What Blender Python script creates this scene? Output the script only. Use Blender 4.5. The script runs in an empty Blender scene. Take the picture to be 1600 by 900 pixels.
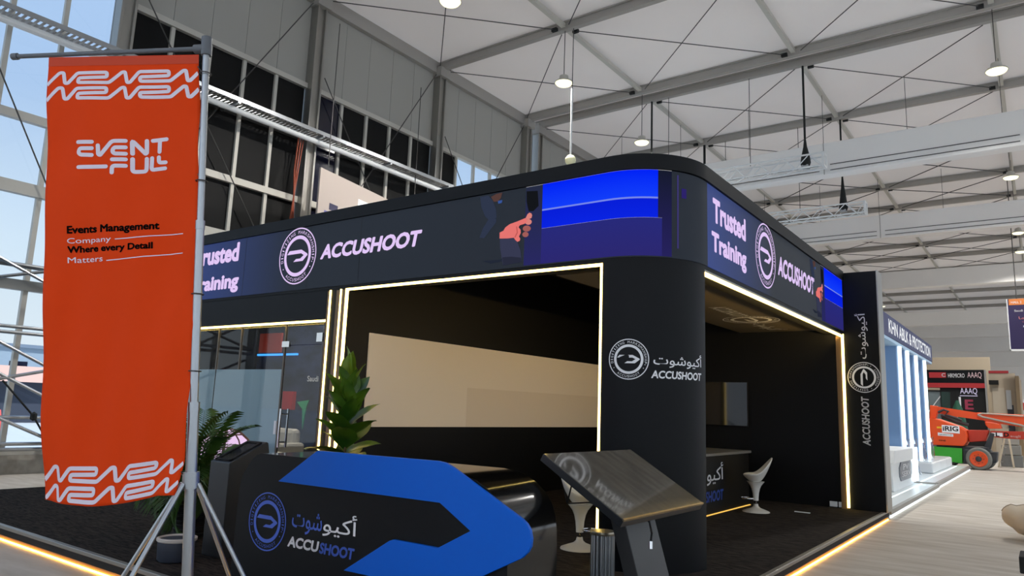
import bpy, bmesh, math, random
from mathutils import Vector, Matrix
from mathutils.geometry import tessellate_polygon
S = bpy.context.scene
COL = S.collection
PI = math.pi
random.seed(7)

# ------------------------------------------------------------------ camera
YAW, PITCH, ROLL, FPX = 0.63379, 0.164486, 0.03748, 1125.99
F_ = Vector((-math.sin(YAW)*math.cos(PITCH), math.cos(YAW)*math.cos(PITCH), math.sin(PITCH)))
R0 = Vector((math.cos(YAW), math.sin(YAW), 0)); U0 = R0.cross(F_)
R_ = R0*math.cos(ROLL)+U0*math.sin(ROLL); U_ = U0*math.cos(ROLL)-R0*math.sin(ROLL)
cam = bpy.data.cameras.new('camera'); cam.sensor_width = 36; cam.lens = FPX/1600*36
cam.clip_end = 600; cam.clip_start = .05
co = bpy.data.objects.new('camera', cam); COL.objects.link(co)
co.matrix_world = Matrix(((R_.x, U_.x, -F_.x, 0), (R_.y, U_.y, -F_.y, 0), (R_.z, U_.z, -F_.z, 1.6), (0, 0, 0, 1)))
S.camera = co
# ------------------------------------------------------------------ world / exposure
S.view_settings.view_transform = 'Standard'
try: S.view_settings.look = 'None'
except Exception: pass
S.view_settings.gamma = 1; S.view_settings.exposure = 0.0
try: S.view_settings.use_curve_mapping = False
except Exception: pass
W = bpy.data.worlds.new('sky'); S.world = W; W.use_nodes = True
nt = W.node_tree; nt.nodes.clear()
wo = nt.nodes.new('ShaderNodeOutputWorld'); bg = nt.nodes.new('ShaderNodeBackground')
tc = nt.nodes.new('ShaderNodeTexCoord'); sx = nt.nodes.new('ShaderNodeSeparateXYZ'); rp = nt.nodes.new('ShaderNodeValToRGB')
nz = nt.nodes.new('ShaderNodeTexNoise'); nz.inputs['Scale'].default_value = 2.5; nz.inputs['Detail'].default_value = 4
mx = nt.nodes.new('ShaderNodeMixRGB'); mx.blend_type = 'ADD'; mx.inputs[0].default_value = .08
nt.links.new(tc.outputs['Generated'], sx.inputs[0]); nt.links.new(sx.outputs['Z'], rp.inputs[0])
nt.links.new(tc.outputs['Generated'], nz.inputs[0])
e = rp.color_ramp.elements
e[0].position = 0.0; e[0].color = (.86, .93, .97, 1)
e[1].position = .62; e[1].color = (.40, .60, .93, 1)
k = e.new(.16); k.color = (.68, .82, .95, 1)
k = e.new(.34); k.color = (.42, .60, .88, 1)
nt.links.new(rp.outputs[0], mx.inputs[1]); nt.links.new(nz.outputs['Fac'], mx.inputs[2])
nt.links.new(mx.outputs[0], bg.inputs[0]); nt.links.new(bg.outputs[0], wo.inputs[0])
bg.inputs[1].default_value = 1.0
SUN = bpy.data.lights.new('sun', 'SUN'); SUN.energy = 6.0; SUN.angle = .03; SUN.color = (1, .985, .97)
so = bpy.data.objects.new('sun', SUN); COL.objects.link(so); so.rotation_euler = Vector((-.38, .5, -.78)).to_track_quat('-Z', 'Y').to_euler()
S.cycles.max_bounces = 7; S.cycles.diffuse_bounces = 4; S.cycles.glossy_bounces = 4; S.cycles.transparent_max_bounces = 10
S.cycles.transmission_bounces = 5
S.cycles.sample_clamp_indirect = 6
S.cycles.use_denoising = True

# ------------------------------------------------------------------ materials
def lin(c):
    return tuple((x/255/12.92 if x/255 <= .04045 else ((x/255+.055)/1.055)**2.4) for x in c)
MATS = {}
def mat(name, rgb, rough=.5, metal=0, spec=.5, noise=None, bump=None, emit=None, es=1.0, coat=0):
    if name in MATS: return MATS[name]
    m = bpy.data.materials.new(name); m.use_nodes = True
    n = m.node_tree; b = n.nodes['Principled BSDF']
    c = lin(rgb) + (1,)
    b.inputs['Base Color'].default_value = c; b.inputs['Roughness'].default_value = rough
    b.inputs['Metallic'].default_value = metal; b.inputs['Specular IOR Level'].default_value = spec
    if coat: b.inputs['Coat Weight'].default_value = coat; b.inputs['Coat Roughness'].default_value = .08
    if emit: b.inputs['Emission Color'].default_value = tuple(emit)+(1,); b.inputs['Emission Strength'].default_value = es
    if noise or bump:
        t = n.nodes.new('ShaderNodeTexCoord'); mp = n.nodes.new('ShaderNodeMapping')
        n.links.new(t.outputs['Object'], mp.inputs[0])
    if noise:                                  # (second colour, scale, stretch, detail)
        c2, sc, st, dt = noise
        mp.inputs['Scale'].default_value = st
        q = n.nodes.new('ShaderNodeTexNoise'); q.inputs['Scale'].default_value = sc; q.inputs['Detail'].default_value = dt
        r = n.nodes.new('ShaderNodeValToRGB'); r.color_ramp.elements[0].position = .35; r.color_ramp.elements[1].position = .65
        r.color_ramp.elements[0].color = c; r.color_ramp.elements[1].color = lin(c2)+(1,)
        n.links.new(mp.outputs[0], q.inputs[0]); n.links.new(q.outputs['Fac'], r.inputs[0]); n.links.new(r.outputs[0], b.inputs['Base Color'])
    if bump:                                   # (scale, strength)
        q = n.nodes.new('ShaderNodeTexNoise'); q.inputs['Scale'].default_value = bump[0]; q.inputs['Detail'].default_value = 5
        bp = n.nodes.new('ShaderNodeBump'); bp.inputs['Strength'].default_value = bump[1]; bp.inputs['Distance'].default_value = .02
        n.links.new(t.outputs['Object'], q.inputs[0]); n.links.new(q.outputs['Fac'], bp.inputs['Height']); n.links.new(bp.outputs[0], b.inputs['Normal'])
    MATS[name] = m; return m
def glow(name, rgb, s=1.0, sil=False):
    if name in MATS: return MATS[name]
    m = bpy.data.materials.new(name); m.use_nodes = True
    n = m.node_tree; n.nodes.clear(); o = n.nodes.new('ShaderNodeOutputMaterial'); q = n.nodes.new('ShaderNodeEmission')
    q.inputs[0].default_value = (lin(rgb) if not sil else tuple(rgb)) + (1,); q.inputs[1].default_value = s
    n.links.new(q.outputs[0], o.inputs[0]); MATS[name] = m; return m
def fabric(name, rgb, trans, tw):
    """white tent membrane: part diffuse, part translucent so daylight comes through"""
    m = bpy.data.materials.new(name); m.use_nodes = True
    n = m.node_tree; n.nodes.clear(); o = n.nodes.new('ShaderNodeOutputMaterial')
    d = n.nodes.new('ShaderNodeBsdfDiffuse'); t = n.nodes.new('ShaderNodeBsdfTranslucent'); x = n.nodes.new('ShaderNodeMixShader')
    tcx = n.nodes.new('ShaderNodeTexCoord'); q = n.nodes.new('ShaderNodeTexNoise'); q.inputs['Scale'].default_value = .35; q.inputs['Detail'].default_value = 3
    r = n.nodes.new('ShaderNodeValToRGB'); r.color_ramp.elements[0].color = tuple(c*.88 for c in lin(rgb))+(1,); r.color_ramp.elements[1].color = lin(rgb)+(1,)
    n.links.new(tcx.outputs['Object'], q.inputs[0]); n.links.new(q.outputs['Fac'], r.inputs[0]); n.links.new(r.outputs[0], d.inputs[0])
    t.inputs[0].default_value = lin(trans)+(1,); x.inputs[0].default_value = tw
    n.links.new(d.outputs[0], x.inputs[1]); n.links.new(t.outputs[0], x.inputs[2]); n.links.new(x.outputs[0], o.inputs[0])
    MATS[name] = m; return m
def glass(name, tint, refl=.06):
    m = bpy.data.materials.new(name); m.use_nodes = True
    n = m.node_tree; n.nodes.clear(); o = n.nodes.new('ShaderNodeOutputMaterial')
    a = n.nodes.new('ShaderNodeBsdfTransparent'); a.inputs[0].default_value = tint+(1,)
    g = n.nodes.new('ShaderNodeBsdfGlossy'); g.inputs['Roughness'].default_value = .02
    fr = n.nodes.new('ShaderNodeLayerWeight'); pw = n.nodes.new('ShaderNodeMath'); pw.operation = 'POWER'; pw.inputs[1].default_value = 5
    ad = n.nodes.new('ShaderNodeMath'); ad.operation = 'ADD'; ad.inputs[1].default_value = refl
    x = n.nodes.new('ShaderNodeMixShader')
    n.links.new(fr.outputs['Facing'], pw.inputs[0]); n.links.new(pw.outputs[0], ad.inputs[0]); n.links.new(ad.outputs[0], x.inputs[0]); n.links.new(a.outputs[0], x.inputs[1]); n.links.new(g.outputs[0], x.inputs[2])
    n.links.new(x.outputs[0], o.inputs[0]); MATS[name] = m; return m

FAB = fabric('tent_membrane', (238, 231, 225), (248, 247, 246), .21)
FABS = fabric('side_membrane', (236, 232, 226), (244, 248, 252), .8)
FABW = fabric('white_liner', (253, 251, 248), (240, 236, 230), .1)
ALU = mat('aluminium', (158, 156, 150), .42, .85)
ALUD = mat('aluminium_rafter', (160, 156, 150), .5, .2)
ALUP = mat('painted_aluminium', (190, 187, 178), .5, .15)
BLK = mat('black_laminate', (8, 10, 14), .5, spec=.2)
BLKG = mat('black_gloss', (12, 12, 13), .12, coat=.4)
BLKM = mat('black_matte', (14, 14, 15), .8)
DPAN = mat('dark_panel', (11, 11, 11), .6, spec=.2)
GPAN = mat('grey_board', (160, 158, 151), .7)
WHT = mat('white_plastic', (225, 222, 214), .25)
PWHT = mat('white_paint', (226, 228, 228), .45)
CHR = mat('chrome', (215, 215, 215), .12, 1)
STEEL = mat('galvanised_steel', (170, 174, 178), .32, .9)
CARPET = mat('charcoal_carpet', (22, 21, 22), .95, spec=.1, noise=((64, 57, 52), 9, (1, 5, 1), 8), bump=(120, .5))
CONC = mat('dusty_floor', (180, 171, 158), .8, spec=.25, noise=((200, 193, 183), 2.0, (.5, 2.4, 1), 10), bump=(8, .06))
LED = glow('warm_led', (7.0, 5.0, 1.4), 1.0, True)
AMBER = glow('amber_led', (1.0, .5, .07), 22, True)
ICE = glow('cool_white_led', (.8, .93, 1.0), 2.6, True)
CABLE = mat('dark_cable', (70, 68, 66), .5, .3)
DKST = mat('dark_strap', (22, 24, 24), .8)
VINYL = mat('white_vinyl', (240, 240, 242), .5)

# ------------------------------------------------------------------ mesh helpers
class MB:
    def __init__(s): s.v = []; s.f = []
    def add(s, vs, fs):
        o = len(s.v); s.v += [tuple(q) for q in vs]; s.f += [[i+o for i in q] for q in fs]; return s
    def box(s, x0, x1, y0, y1, z0, z1):
        return s.add([(x, y, z) for z in (z0, z1) for y in (y0, y1) for x in (x0, x1)],
                     [(0, 2, 3, 1), (4, 5, 7, 6), (0, 1, 5, 4), (2, 6, 7, 3), (0, 4, 6, 2), (1, 3, 7, 5)])
    def obox(s, c, ax, ay, az):
        """box centred at c with half-extent vectors"""
        c, ax, ay, az = map(Vector, (c, ax, ay, az))
        return s.add([c+ax*i+ay*j+az*k for k in (-1, 1) for j in (-1, 1) for i in (-1, 1)],
                     [(0, 2, 3, 1), (4, 5, 7, 6), (0, 1, 5, 4), (2, 6, 7, 3), (0, 4, 6, 2), (1, 3, 7, 5)])
    def bar(s, p, q, w, h=None, up=(0, 0, 1)):
        p, q = Vector(p), Vector(q); d = q-p; h = h or w
        u = Vector(up)
        if abs(d.normalized().dot(u)) > .98: u = Vector((1, 0, 0))
        a = d.cross(u).normalized(); b = a.cross(d).normalized()
        return s.obox((p+q)/2, d/2, a*w/2, b*h/2)
    def tube(s, pts, r, n=8, cap=True):
        pts = [Vector(p) for p in pts]; rs = r if isinstance(r, (list, tuple)) else [r]*len(pts)
        vs = []; fs = []; a = None
        for i, p in enumerate(pts):
            d = (pts[min(i+1, len(pts)-1)]-pts[max(i-1, 0)]).normalized()
            if a is None:
                u = Vector((0, 0, 1)) if abs(d.z) < .9 else Vector((1, 0, 0))
                a = d.cross(u).normalized()
            a = (a-d*a.dot(d)).normalized(); b = d.cross(a)
            vs += [p+(a*math.cos(t*2*PI/n)+b*math.sin(t*2*PI/n))*rs[i] for t in range(n)]
        for i in range(len(pts)-1):
            fs += [(i*n+t, i*n+(t+1) % n, (i+1)*n+(t+1) % n, (i+1)*n+t) for t in range(n)]
        if cap: fs += [tuple(range(n))[::-1], tuple(range((len(pts)-1)*n, len(pts)*n))]
        return s.add(vs, fs)
    def lathe(s, prof, c=(0, 0, 0), n=24, ax=None):
        """prof: (radius, height) list revolved about z (or ax = (u, v, w) axes with w the axis)"""
        u, v, w = [Vector(q) for q in (ax or ((1, 0, 0), (0, 1, 0), (0, 0, 1)))]; c = Vector(c)
        vs = [c+u*(r*math.cos(t*2*PI/n))+v*(r*math.sin(t*2*PI/n))+w*z for r, z in prof for t in range(n)]
        fs = [(i*n+t, i*n+(t+1) % n, (i+1)*n+(t+1) % n, (i+1)*n+t) for i in range(len(prof)-1) for t in range(n)]
        fs += [tuple(range(n))[::-1], tuple(range((len(prof)-1)*n, len(prof)*n))]
        return s.add(vs, fs)
    def torus(s, c, R, r, u=(1, 0, 0), v=(0, 1, 0), n=24, m=8):
        c, u, v = Vector(c), Vector(u), Vector(v); w = u.cross(v)
        vs = []
        for i in range(n):
            t = i*2*PI/n; d = u*math.cos(t)+v*math.sin(t)
            vs += [c+d*(R+r*math.cos(j*2*PI/m))+w*(r*math.sin(j*2*PI/m)) for j in range(m)]
        fs = [(i*m+j, ((i+1) % n)*m+j, ((i+1) % n)*m+(j+1) % m, i*m+(j+1) % m) for i in range(n) for j in range(m)]
        return s.add(vs, fs)
    def prism(s, poly, M, w0, w1):
        """polygon (a, b) extruded from w0 to w1 through the map M(a, b, w)"""
        n = len(poly); tri = tessellate_polygon([[Vector((a, b, 0)) for a, b in poly]])
        vs = [M(a, b, w0) for a, b in poly]+[M(a, b, w1) for a, b in poly]
        fs = [tuple(t) for t in tri]+[tuple(i+n for i in t)[::-1] for t in tri]
        fs += [(i, (i+1) % n, n+(i+1) % n, n+i) for i in range(n)]
        return s.add(vs, fs)
    def flat(s, poly, M, w=0):
        tri = tessellate_polygon([[Vector((a, b, 0)) for a, b in poly]])
        return s.add([M(a, b, w) for a, b in poly], [tuple(t) for t in tri])
    def grid(s, fn, us, vs_):
        nu = len(us)
        return s.add([fn(u, v) for v in vs_ for u in us],
                     [(j*nu+i, j*nu+i+1, (j+1)*nu+i+1, (j+1)*nu+i) for j in range(len(vs_)-1) for i in range(nu-1)])
    def ring(s, M, r0, r1, c=(0, 0), w=0, n=48):
        vs = [M(c[0]+r*math.cos(t*2*PI/n), c[1]+r*math.sin(t*2*PI/n), w) for r in (r0, r1) for t in range(n)]
        return s.add(vs, [(t, (t+1) % n, n+(t+1) % n, n+t) for t in range(n)])
    def strip(s, pts, wd, M, w=0, closed=False):
        """flat ribbon of width wd along 2D pts with mitred joints"""
        P = [Vector(p) for p in pts]; n = len(P); L = []; Rr = []
        for i in range(n):
            a = (P[i]-P[i-1]) if (i or closed) else (P[1]-P[0])
            b = (P[(i+1) % n]-P[i]) if (i < n-1 or closed) else (P[-1]-P[-2])
            a.normalize(); b.normalize(); na = Vector((-a.y, a.x)); nb = Vector((-b.y, b.x))
            m = (na+nb); m = m/max(m.length, 1e-6); k = min(1/max(m.dot(na), .35), 1.6)
            L.append(P[i]+m*wd/2*k); Rr.append(P[i]-m*wd/2*k)
        return s.add([M(q.x, q.y, w) for q in L]+[M(q.x, q.y, w) for q in Rr],
                     [(i, (i+1) % n, n+(i+1) % n, n+i) for i in range(n if closed else n-1)])
    def mesh(s, name, smooth=None, normals=True):
        m = bpy.data.meshes.new(name); m.from_pydata(s.v, [], s.f)
        if normals:
            b = bmesh.new(); b.from_mesh(m); bmesh.ops.recalc_face_normals(b, faces=b.faces); b.to_mesh(m); b.free()
        if smooth:
            for p in m.polygons: p.use_smooth = True
            try: m.set_sharp_from_angle(angle=math.radians(smooth))
            except Exception: pass
        return m
    def build(s, name, m, parent=None, smooth=None, normals=True, bev=0):
        o = bpy.data.objects.new(name, s.mesh(name, smooth, normals)); o.data.materials.append(m); COL.objects.link(o)
        if parent is not None: o.parent = parent; o.matrix_parent_inverse = WORLD[parent.name].inverted() if parent.name in WORLD else Matrix()
        if bev:
            md = o.modifiers.new('bevel', 'BEVEL'); md.width = bev; md.segments = 2; md.limit_method = 'ANGLE'
        return o
WORLD = {}
def thing(name, label, cat, loc=(0, 0, 0), group=None, rz=0):
    """Empty at a thing's base; its parts are meshes written in world coordinates"""
    o = bpy.data.objects.new(name, None); COL.objects.link(o); o.empty_display_size = .1
    o.location = loc; o.rotation_euler = (0, 0, rz)
    WORLD[o.name] = Matrix.Translation(Vector(loc)) @ Matrix.Rotation(rz, 4, 'Z')
    o['label'] = label; o['category'] = cat
    if group: o['group'] = group
    return o
def tag(o, label, cat, group=None):
    o['label'] = label; o['category'] = cat
    if group: o['group'] = group
    return o
def struct(o): o['kind'] = 'structure'; return o
def kids(o): return [c for c in bpy.data.objects if c.parent == o]
def copy_tree(o, loc, rz=0, label=None, group=None):
    c = o.copy(); COL.objects.link(c); c.location = loc; c.rotation_euler = (0, 0, rz)
    if label: c['label'] = label
    if group: c['group'] = group
    for ch in kids(o):
        d = ch.copy(); COL.objects.link(d); d.parent = c
        for g in kids(ch):
            h = g.copy(); COL.objects.link(h); h.parent = d
    return c
def plane(o, ux, uy, n=None):
    o, ux, uy = Vector(o), Vector(ux), Vector(uy); n = Vector(n) if n else ux.cross(uy)
    return lambda a, b, w: o+ux*a+uy*b+n*w
# ---- lettering
GC = {}
def glyphs(sx_, bold=0.0):
    kx = (sx_, bold)
    if kx in GC: return GC[kx]
    c = bpy.data.curves.new('t', 'FONT'); c.body = sx_; c.size = 1; c.resolution_u = 3
    o = bpy.data.objects.new('t', c); COL.objects.link(o)
    e_ = o.evaluated_get(bpy.context.evaluated_depsgraph_get()); m = e_.to_mesh()
    vs = [(v.co.x, v.co.y) for v in m.vertices]; fs = [tuple(p.vertices) for p in m.polygons]
    if bold:                                  # heavier weight: a round-jointed stroke along every outline
        ed = {}
        for f in fs:
            for i in range(len(f)):
                q = tuple(sorted((f[i], f[i-1]))); ed[q] = ed.get(q, 0)+1
        base = list(vs); done = set()
        for (i, j), n_ in list(ed.items()):
            if n_ != 1: continue
            a, b = Vector(base[i]), Vector(base[j]); d = b-a
            if d.length < 1e-6: continue
            nn = Vector((-d.y, d.x)).normalized()*bold; o_ = len(vs)
            vs += [tuple(a+nn), tuple(b+nn), tuple(b-nn), tuple(a-nn)]; fs.append((o_, o_+1, o_+2, o_+3))
            for k_ in (i, j):
                if k_ in done: continue
                done.add(k_); o_ = len(vs); p_ = base[k_]
                vs += [(p_[0]+bold*math.cos(t*PI/4), p_[1]+bold*math.sin(t*PI/4)) for t in range(8)]; fs.append(tuple(range(o_, o_+8)))
    e_.to_mesh_clear(); bpy.data.objects.remove(o); bpy.data.curves.remove(c)
    GC[kx] = (vs, fs); return GC[kx]
def write(mb, text, M, x0, x1, y0, y1, bold=0.0, w=0.002, slant=0.0):
    """text stretched to fill the box x0..x1, y0..y1 on the surface M"""
    vs, fs = glyphs(text, bold)
    if not vs: return mb
    xs = [v[0]+slant*v[1] for v in vs]; ys = [v[1] for v in vs]; a0, a1, b0, b1 = min(xs), max(xs), min(ys), max(ys)
    return mb.add([M(x0+(x-a0)/(a1-a0)*(x1-x0), y0+(y-b0)/(b1-b0)*(y1-y0), w) for x, y in zip(xs, ys)], fs)
AR_L, AR_R = '\ufe95\ufeee\ufeb7', '\ufeee\ufef4\ufedb\ufe83'      # the two halves of the Arabic name, in reading order right to left
ARAB = AR_L+AR_R
BIRD = [(-.57, .075), (-.45, .205), (.2, .205), (.52, .04), (.55, -.01), (.31, -.2), (-.2, -.2), (-.06, -.105), (.17, -.105), (.34, .0), (.2, .075)]
def emblem(mb, M, c, r, w=.002, sy=1.0, text=True):
    """ring emblem: thin outer ring, lettering round it, thick inner ring and the beak-shaped mark"""
    Q = lambda a, b, w_: M(c[0]+a*r, c[1]+b*r*sy, w_)
    mb.ring(Q, .955, 1.0, w=w); mb.ring(Q, .6, .725, w=w)
    mb.flat([(x, y) for x, y in BIRD], Q, w)
    if text:
        def arc(txt, a0, a1, rr, h, flip):
            for i, ch in enumerate(txt):
                if ch == ' ': continue
                t = a0+(a1-a0)*(i/(len(txt)-1))
                ca, sa = math.cos(t), math.sin(t)
                if flip: tx, ty, nx, ny = -sa, ca, -ca, -sa
                else: tx, ty, nx, ny = sa, -ca, ca, sa
                P = lambda a, b, w_, ca=ca, sa=sa, tx=tx, ty=ty, nx=nx, ny=ny: Q(ca*rr+tx*a+nx*b, sa*rr+ty*a+ny*b, w_)
                wd = .035 if ch in 'I' else (.02 if ch == '.' else .1)
                write(mb, ch, P, -wd/2, wd/2, -h/2 if ch != '.' else -.01, h/2 if ch != '.' else .02, .0, w)
        arc('DIGITIZING MARKSMANSHIP', PI*1.06, -PI*.06, .84, .115, False)
        arc('ACCUSHOOT', PI*1.30, PI*1.70, .84, .115, True)
        for t in (PI*1.17, PI*1.83, -PI*.1): mb.ring(Q, 0.0, .022, (math.cos(t)*.84, math.sin(t)*.84), w, 10)
    return mb

# ================================================================== HALL
XL, XR_, YB, YE, ZC = -16.0, 17.0, -14.0, 118.0, 13.0
fl = struct(MB().box(-60, XR_+4, YB-2, YE+3, -.2, 0).build('floor', CONC))
ce = struct(MB().box(XL-.3, XR_, YB, YE, ZC+.16, ZC+.18).build('ceiling', FAB))
struct(MB().box(XR_, XR_+.05, YB, YE, 0, ZC+.2).build('wall_right', FABS))
struct(MB().box(XL, XR_, YB-.05, YB, 0, ZC+.2).build('wall_front', FABS))
struct(MB().box(XL, XR_, YE, YE+.05, 0, ZC+.2).build('wall_back', FABW))
RAFT = [1.7, 6.75, 11.88, 17.05, 22.2, 23.0, 28.15, 33.3, 38.3, 42.4, 47.4, 52.2, 56.4, 61.5, 66.5, 72.5, 77.5, 82.5, 87.5, 92.5, 97.5, 102.5, 107.5]
PURL = [-10.9, -5.6, -.4, 4.8, 10.0]
for y in RAFT:
    r = MB().box(XL, XR_, y-.09, y+.09, ZC-.13, ZC+.13).box(XL, XR_, y-.13, y+.13, ZC+.09, ZC+.13)
    r.build('rafter', ALUD, ce)
rp_ = lambda a, b, x: MB().box(x-.07, x+.07, a+.1, b-.1, ZC-.06, ZC+.06).build('purlin', ALUP, ce)
for a, b in zip(RAFT[:-1], RAFT[1:]):
    if b-a < 1: continue
    for x in PURL[:3]: rp_(a, b, x)
for a, b in zip(RAFT[:8], RAFT[1:9]):
    if b-a > 1: MB().box(XL, XL+.16, a+.1, b-.1, ZC-.3, ZC+.1).build('eave_beam', ALUD, ce)
XS = [XL]+PURL[:3]
for a, b in zip(RAFT[:13], RAFT[1:14]):                    # crossed wire bracing of every roof bay
    if b-a < 1 or a < 5: continue
    for x0, x1 in zip(XS[:-1], XS[1:]):
        m_ = MB(); rr = .016 if a < 30 else .022
        m_.tube([(x0+.25, a+.2, ZC-.1), (x1-.25, b-.2, ZC-.1)], rr, 5); m_.tube([(x1-.25, a+.2, ZC-.08), (x0+.25, b-.2, ZC-.08)], rr, 5)
        m_.build('brace_wire', CABLE, ce)
        g = MB()
        for px, py in ((x0+.25, a+.2), (x1-.25, b-.2)): g.box(px-.09, px+.09, py-.05, py+.05, ZC-.16, ZC-.06)
        g.build('brace_bracket', DKST, ce)
# fabric covered cross beams hanging under the roof
for i, (y, z0, z1) in enumerate([(25.5, 9.93, 11.07), (36.3, 10.0, 11.1), (50.6, 9.95, 11.05), (71.6, 10.0, 11.2), (81.5, 9.9, 11.1), (92, 9.4, 11), (104, 8.6, 11)], 1):
    t = struct(MB().box(-15.6, 16.6, y, y+.55, z0, z1).build('trim_%d' % i, FABW, bev=.04))
    if i < 3:
        for x0, x1 in ((-15.4, -5.7), (-5.35, 0), (.3, 5.6)):
            MB().tube([(x0, y-.02, z0+.13), (x1, y-.02, z0+.13)], .014, 5).tube([(x0, y-.02, z0+.33), (x1, y-.02, z0+.33)], .014, 5).build('edge_cord', CABLE, t)
        MB().tube([(-5.55, y-.01, z0), (-5.55, y-.01, z1)], .012, 5).build('seam', ALUD, t)
        for x in (-13.5, -10.9, -8.2, -5.6, -3, -.4): MB().tube([(x, y+.25, z1-.02), (x, y+.25, ZC)], .009, 5).build('hanger', CABLE, t)
# ---- left glazed wall
wl = struct(MB().box(XL-.25, XL+.12, YB, YE, 0, .36).build('wall_left', mat('kerb_concrete', (166, 160, 150), .85, noise=((140, 134, 124), 5, (1, 1, 1), 6))))
COLY = [1.7, 6.75, 11.88, 17.03, 22.2, 23.0, 28.15, 33.3, 38.3]
for y in COLY:
    c_ = MB().box(XL-.06, XL+.28, y-.17, y-.11, 0, ZC).box(XL-.06, XL+.28, y+.11, y+.17, 0, ZC).box(XL+.02, XL+.2, y-.12, y+.12, 0, ZC).box(XL-.1, XL-.02, y-.17, y+.17, 0, ZC)
    c_.build('column', ALU, wl, bev=.01)
    MB().box(XL-.05, XL+.36, y-.24, y+.24, ZC-.42, ZC-.1).build('knee_plate', ALUD, wl)
GLASS = glass('window_glass', (.95, .97, .98), .02)
PANGL = mat('blue_black_glazing', (18, 20, 40), .12)
for bi, (a, b) in enumerate(zip(COLY[:7], COLY[1:8]), 1):
    if b-a < 1: continue
    a1, b1 = a+.17, b-.17; st = (b1-a1)/5
    win = struct(bpy.data.objects.new('window_%d' % bi, None)); COL.objects.link(win)
    for k in range(5):                                       # five lights per bay
        y0, y1 = a1+k*st, a1+(k+1)*st
        clear = bi == 1 or (bi == 4 and k >= 1) or bi > 5
        blue = bi == 3 and k == 0
        pm = GLASS if clear else (PANGL if blue else DPAN)
        MB().box(XL-.035, XL-.02, y0+.02, y1-.02, .4, 10.2 if bi > 1 else 12.7).build('pane', pm, win)
        if k: MB().box(XL-.05, XL+.05, y0-.045, y0+.045, .36, 10.25 if bi > 1 else 12.8).build('mullion', ALUP, win)
    if bi > 1:
        for z0, z1, m_ in ((10.25, 12.8, GPAN),):
            for k in range(5):
                MB().box(XL-.06, XL-.01, a1+k*st+.006, a1+(k+1)*st-.006, z0, z1).build('top_board', m_, win)
        MB().box(XL-.05, XL+.1, a1, b1, 10.14, 10.28).build('transom', ALUP, win)
    MB().box(XL-.05, XL+.09, a1, b1, 6.85, 7.02).build('transom', ALUP, win)
    MB().box(XL-.05, XL+.1, a1, b1, 5.38, 5.62).build('transom', ALUP, win)
    MB().box(XL-.05, XL+.1, a1, b1, 3.5, 3.7).build('transom', ALU, win)
    MB().box(XL-.05, XL+.1, a1, b1, .34, .46).build('sill', ALUP, win)
    if bi in (1, 2, 3, 4):
        m_ = MB(); m_.tube([(XL+.2, a+.3, 10.6 if bi > 1 else 12.5), (XL+.2, b-.3, 4.2)], .015, 6); m_.tube([(XL+.2, b-.3, ZC-.4), (XL+.2, a+.3, 5.2)], .015, 6)
        m_.build('brace_wire', CABLE, win)
struct(MB().box(XL-.1, XL-.02, 33.5, YE, .36, ZC).build('wall_side', GPAN))
# cable tray and pipe along the left wall
tr = thing('cable_tray', 'long galvanised cable tray running along the glazed side wall', 'cable tray', (XL+.45, 12, 8.75))
tm = MB()
tm.box(XL+.3, XL+.33, 1.9, 17.3, 8.68, 8.78).box(XL+.72, XL+.75, 1.9, 17.3, 8.68, 8.78)
tm.build('side_rail', STEEL, tr)
sl = MB(); y = 1.95
while y < 17.3: sl.box(XL+.33, XL+.72, y, y+.05, 8.685, 8.70); y += .11
sl.build('tray_floor', ALUD, tr)
MB().tube([(XL+.5, 1.9, 8.54), (XL+.5, 17.3, 8.54)], .075, 12).build('pipe', PWHT, tr)
for y in (3.5, 6.75, 9.3, 11.88, 14.4, 17.03): MB().box(XL+.25, XL+.78, y-.03, y+.03, 8.62, 8.68).box(XL+.0, XL+.3, y-.03, y+.03, 8.6, 8.68).build('tray_bracket', STEEL, tr)
hb = MB()
for t_ in range(3): hb.tube([(XL+.34+.03*t_, 11.55-.1*t_, 8.5), (XL+.36, 11.45-.06*t_, 7.6), (XL+.34, 11.35+.05*t_, 6.3), (XL+.35, 11.55+.03*t_, 5.6)], .02, 6)
tag(hb.build('cable_bundle', mat('orange_cable', (150, 70, 45), .6), smooth=60), 'orange and black cables hanging down beside the hall column behind the booth', 'cable')
# lattice of scaffold tubes in front of the clear glazing at the left edge
sc_ = thing('tube_railing', 'lattice of grey steel tubes in front of the bright glazing left of the banner', 'railing', (XL+.35, 4.2, 0))
def rail(p, q, r=.035): MB().tube([p, q], r, 8).build('tube', STEEL, sc_)
for z in (.48, .58, 1.07, 2.66, 2.77, 3.95): rail((XL+.3, 1.9, z), (XL+.3, 6.55, z), .035 if z != 3.95 else .05)
for p, q in (((2.2, 3.9), (6.5, 1.85)), ((2.2, 1.0), (6.5, 2.08)), ((2.2, 3.4), (6.5, 1.28)), ((2.2, 2.5), (6.5, .56)), ((2.2, 2.8), (6.5, 4.1)), ((2.2, 5.2), (6.5, 3.4))):
    rail((XL+.38, p[0], p[1]), (XL+.38, q[0], q[1]), .032)
for y in (1.95, 6.5): rail((XL+.34, y, 0), (XL+.34, y, 5.4), .04)
MB().tube([(XL+.42, 5.35, 1.75), (XL+.42, 5.95, 1.1), (XL+.42, 6.3, .55)], .018, 6).lathe([(.0, -.09), (.06, -.05), (.06, .05), (0, .09)], (XL+.42, 5.95, 1.1), 8).build('turnbuckle', DKST, sc_)
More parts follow.
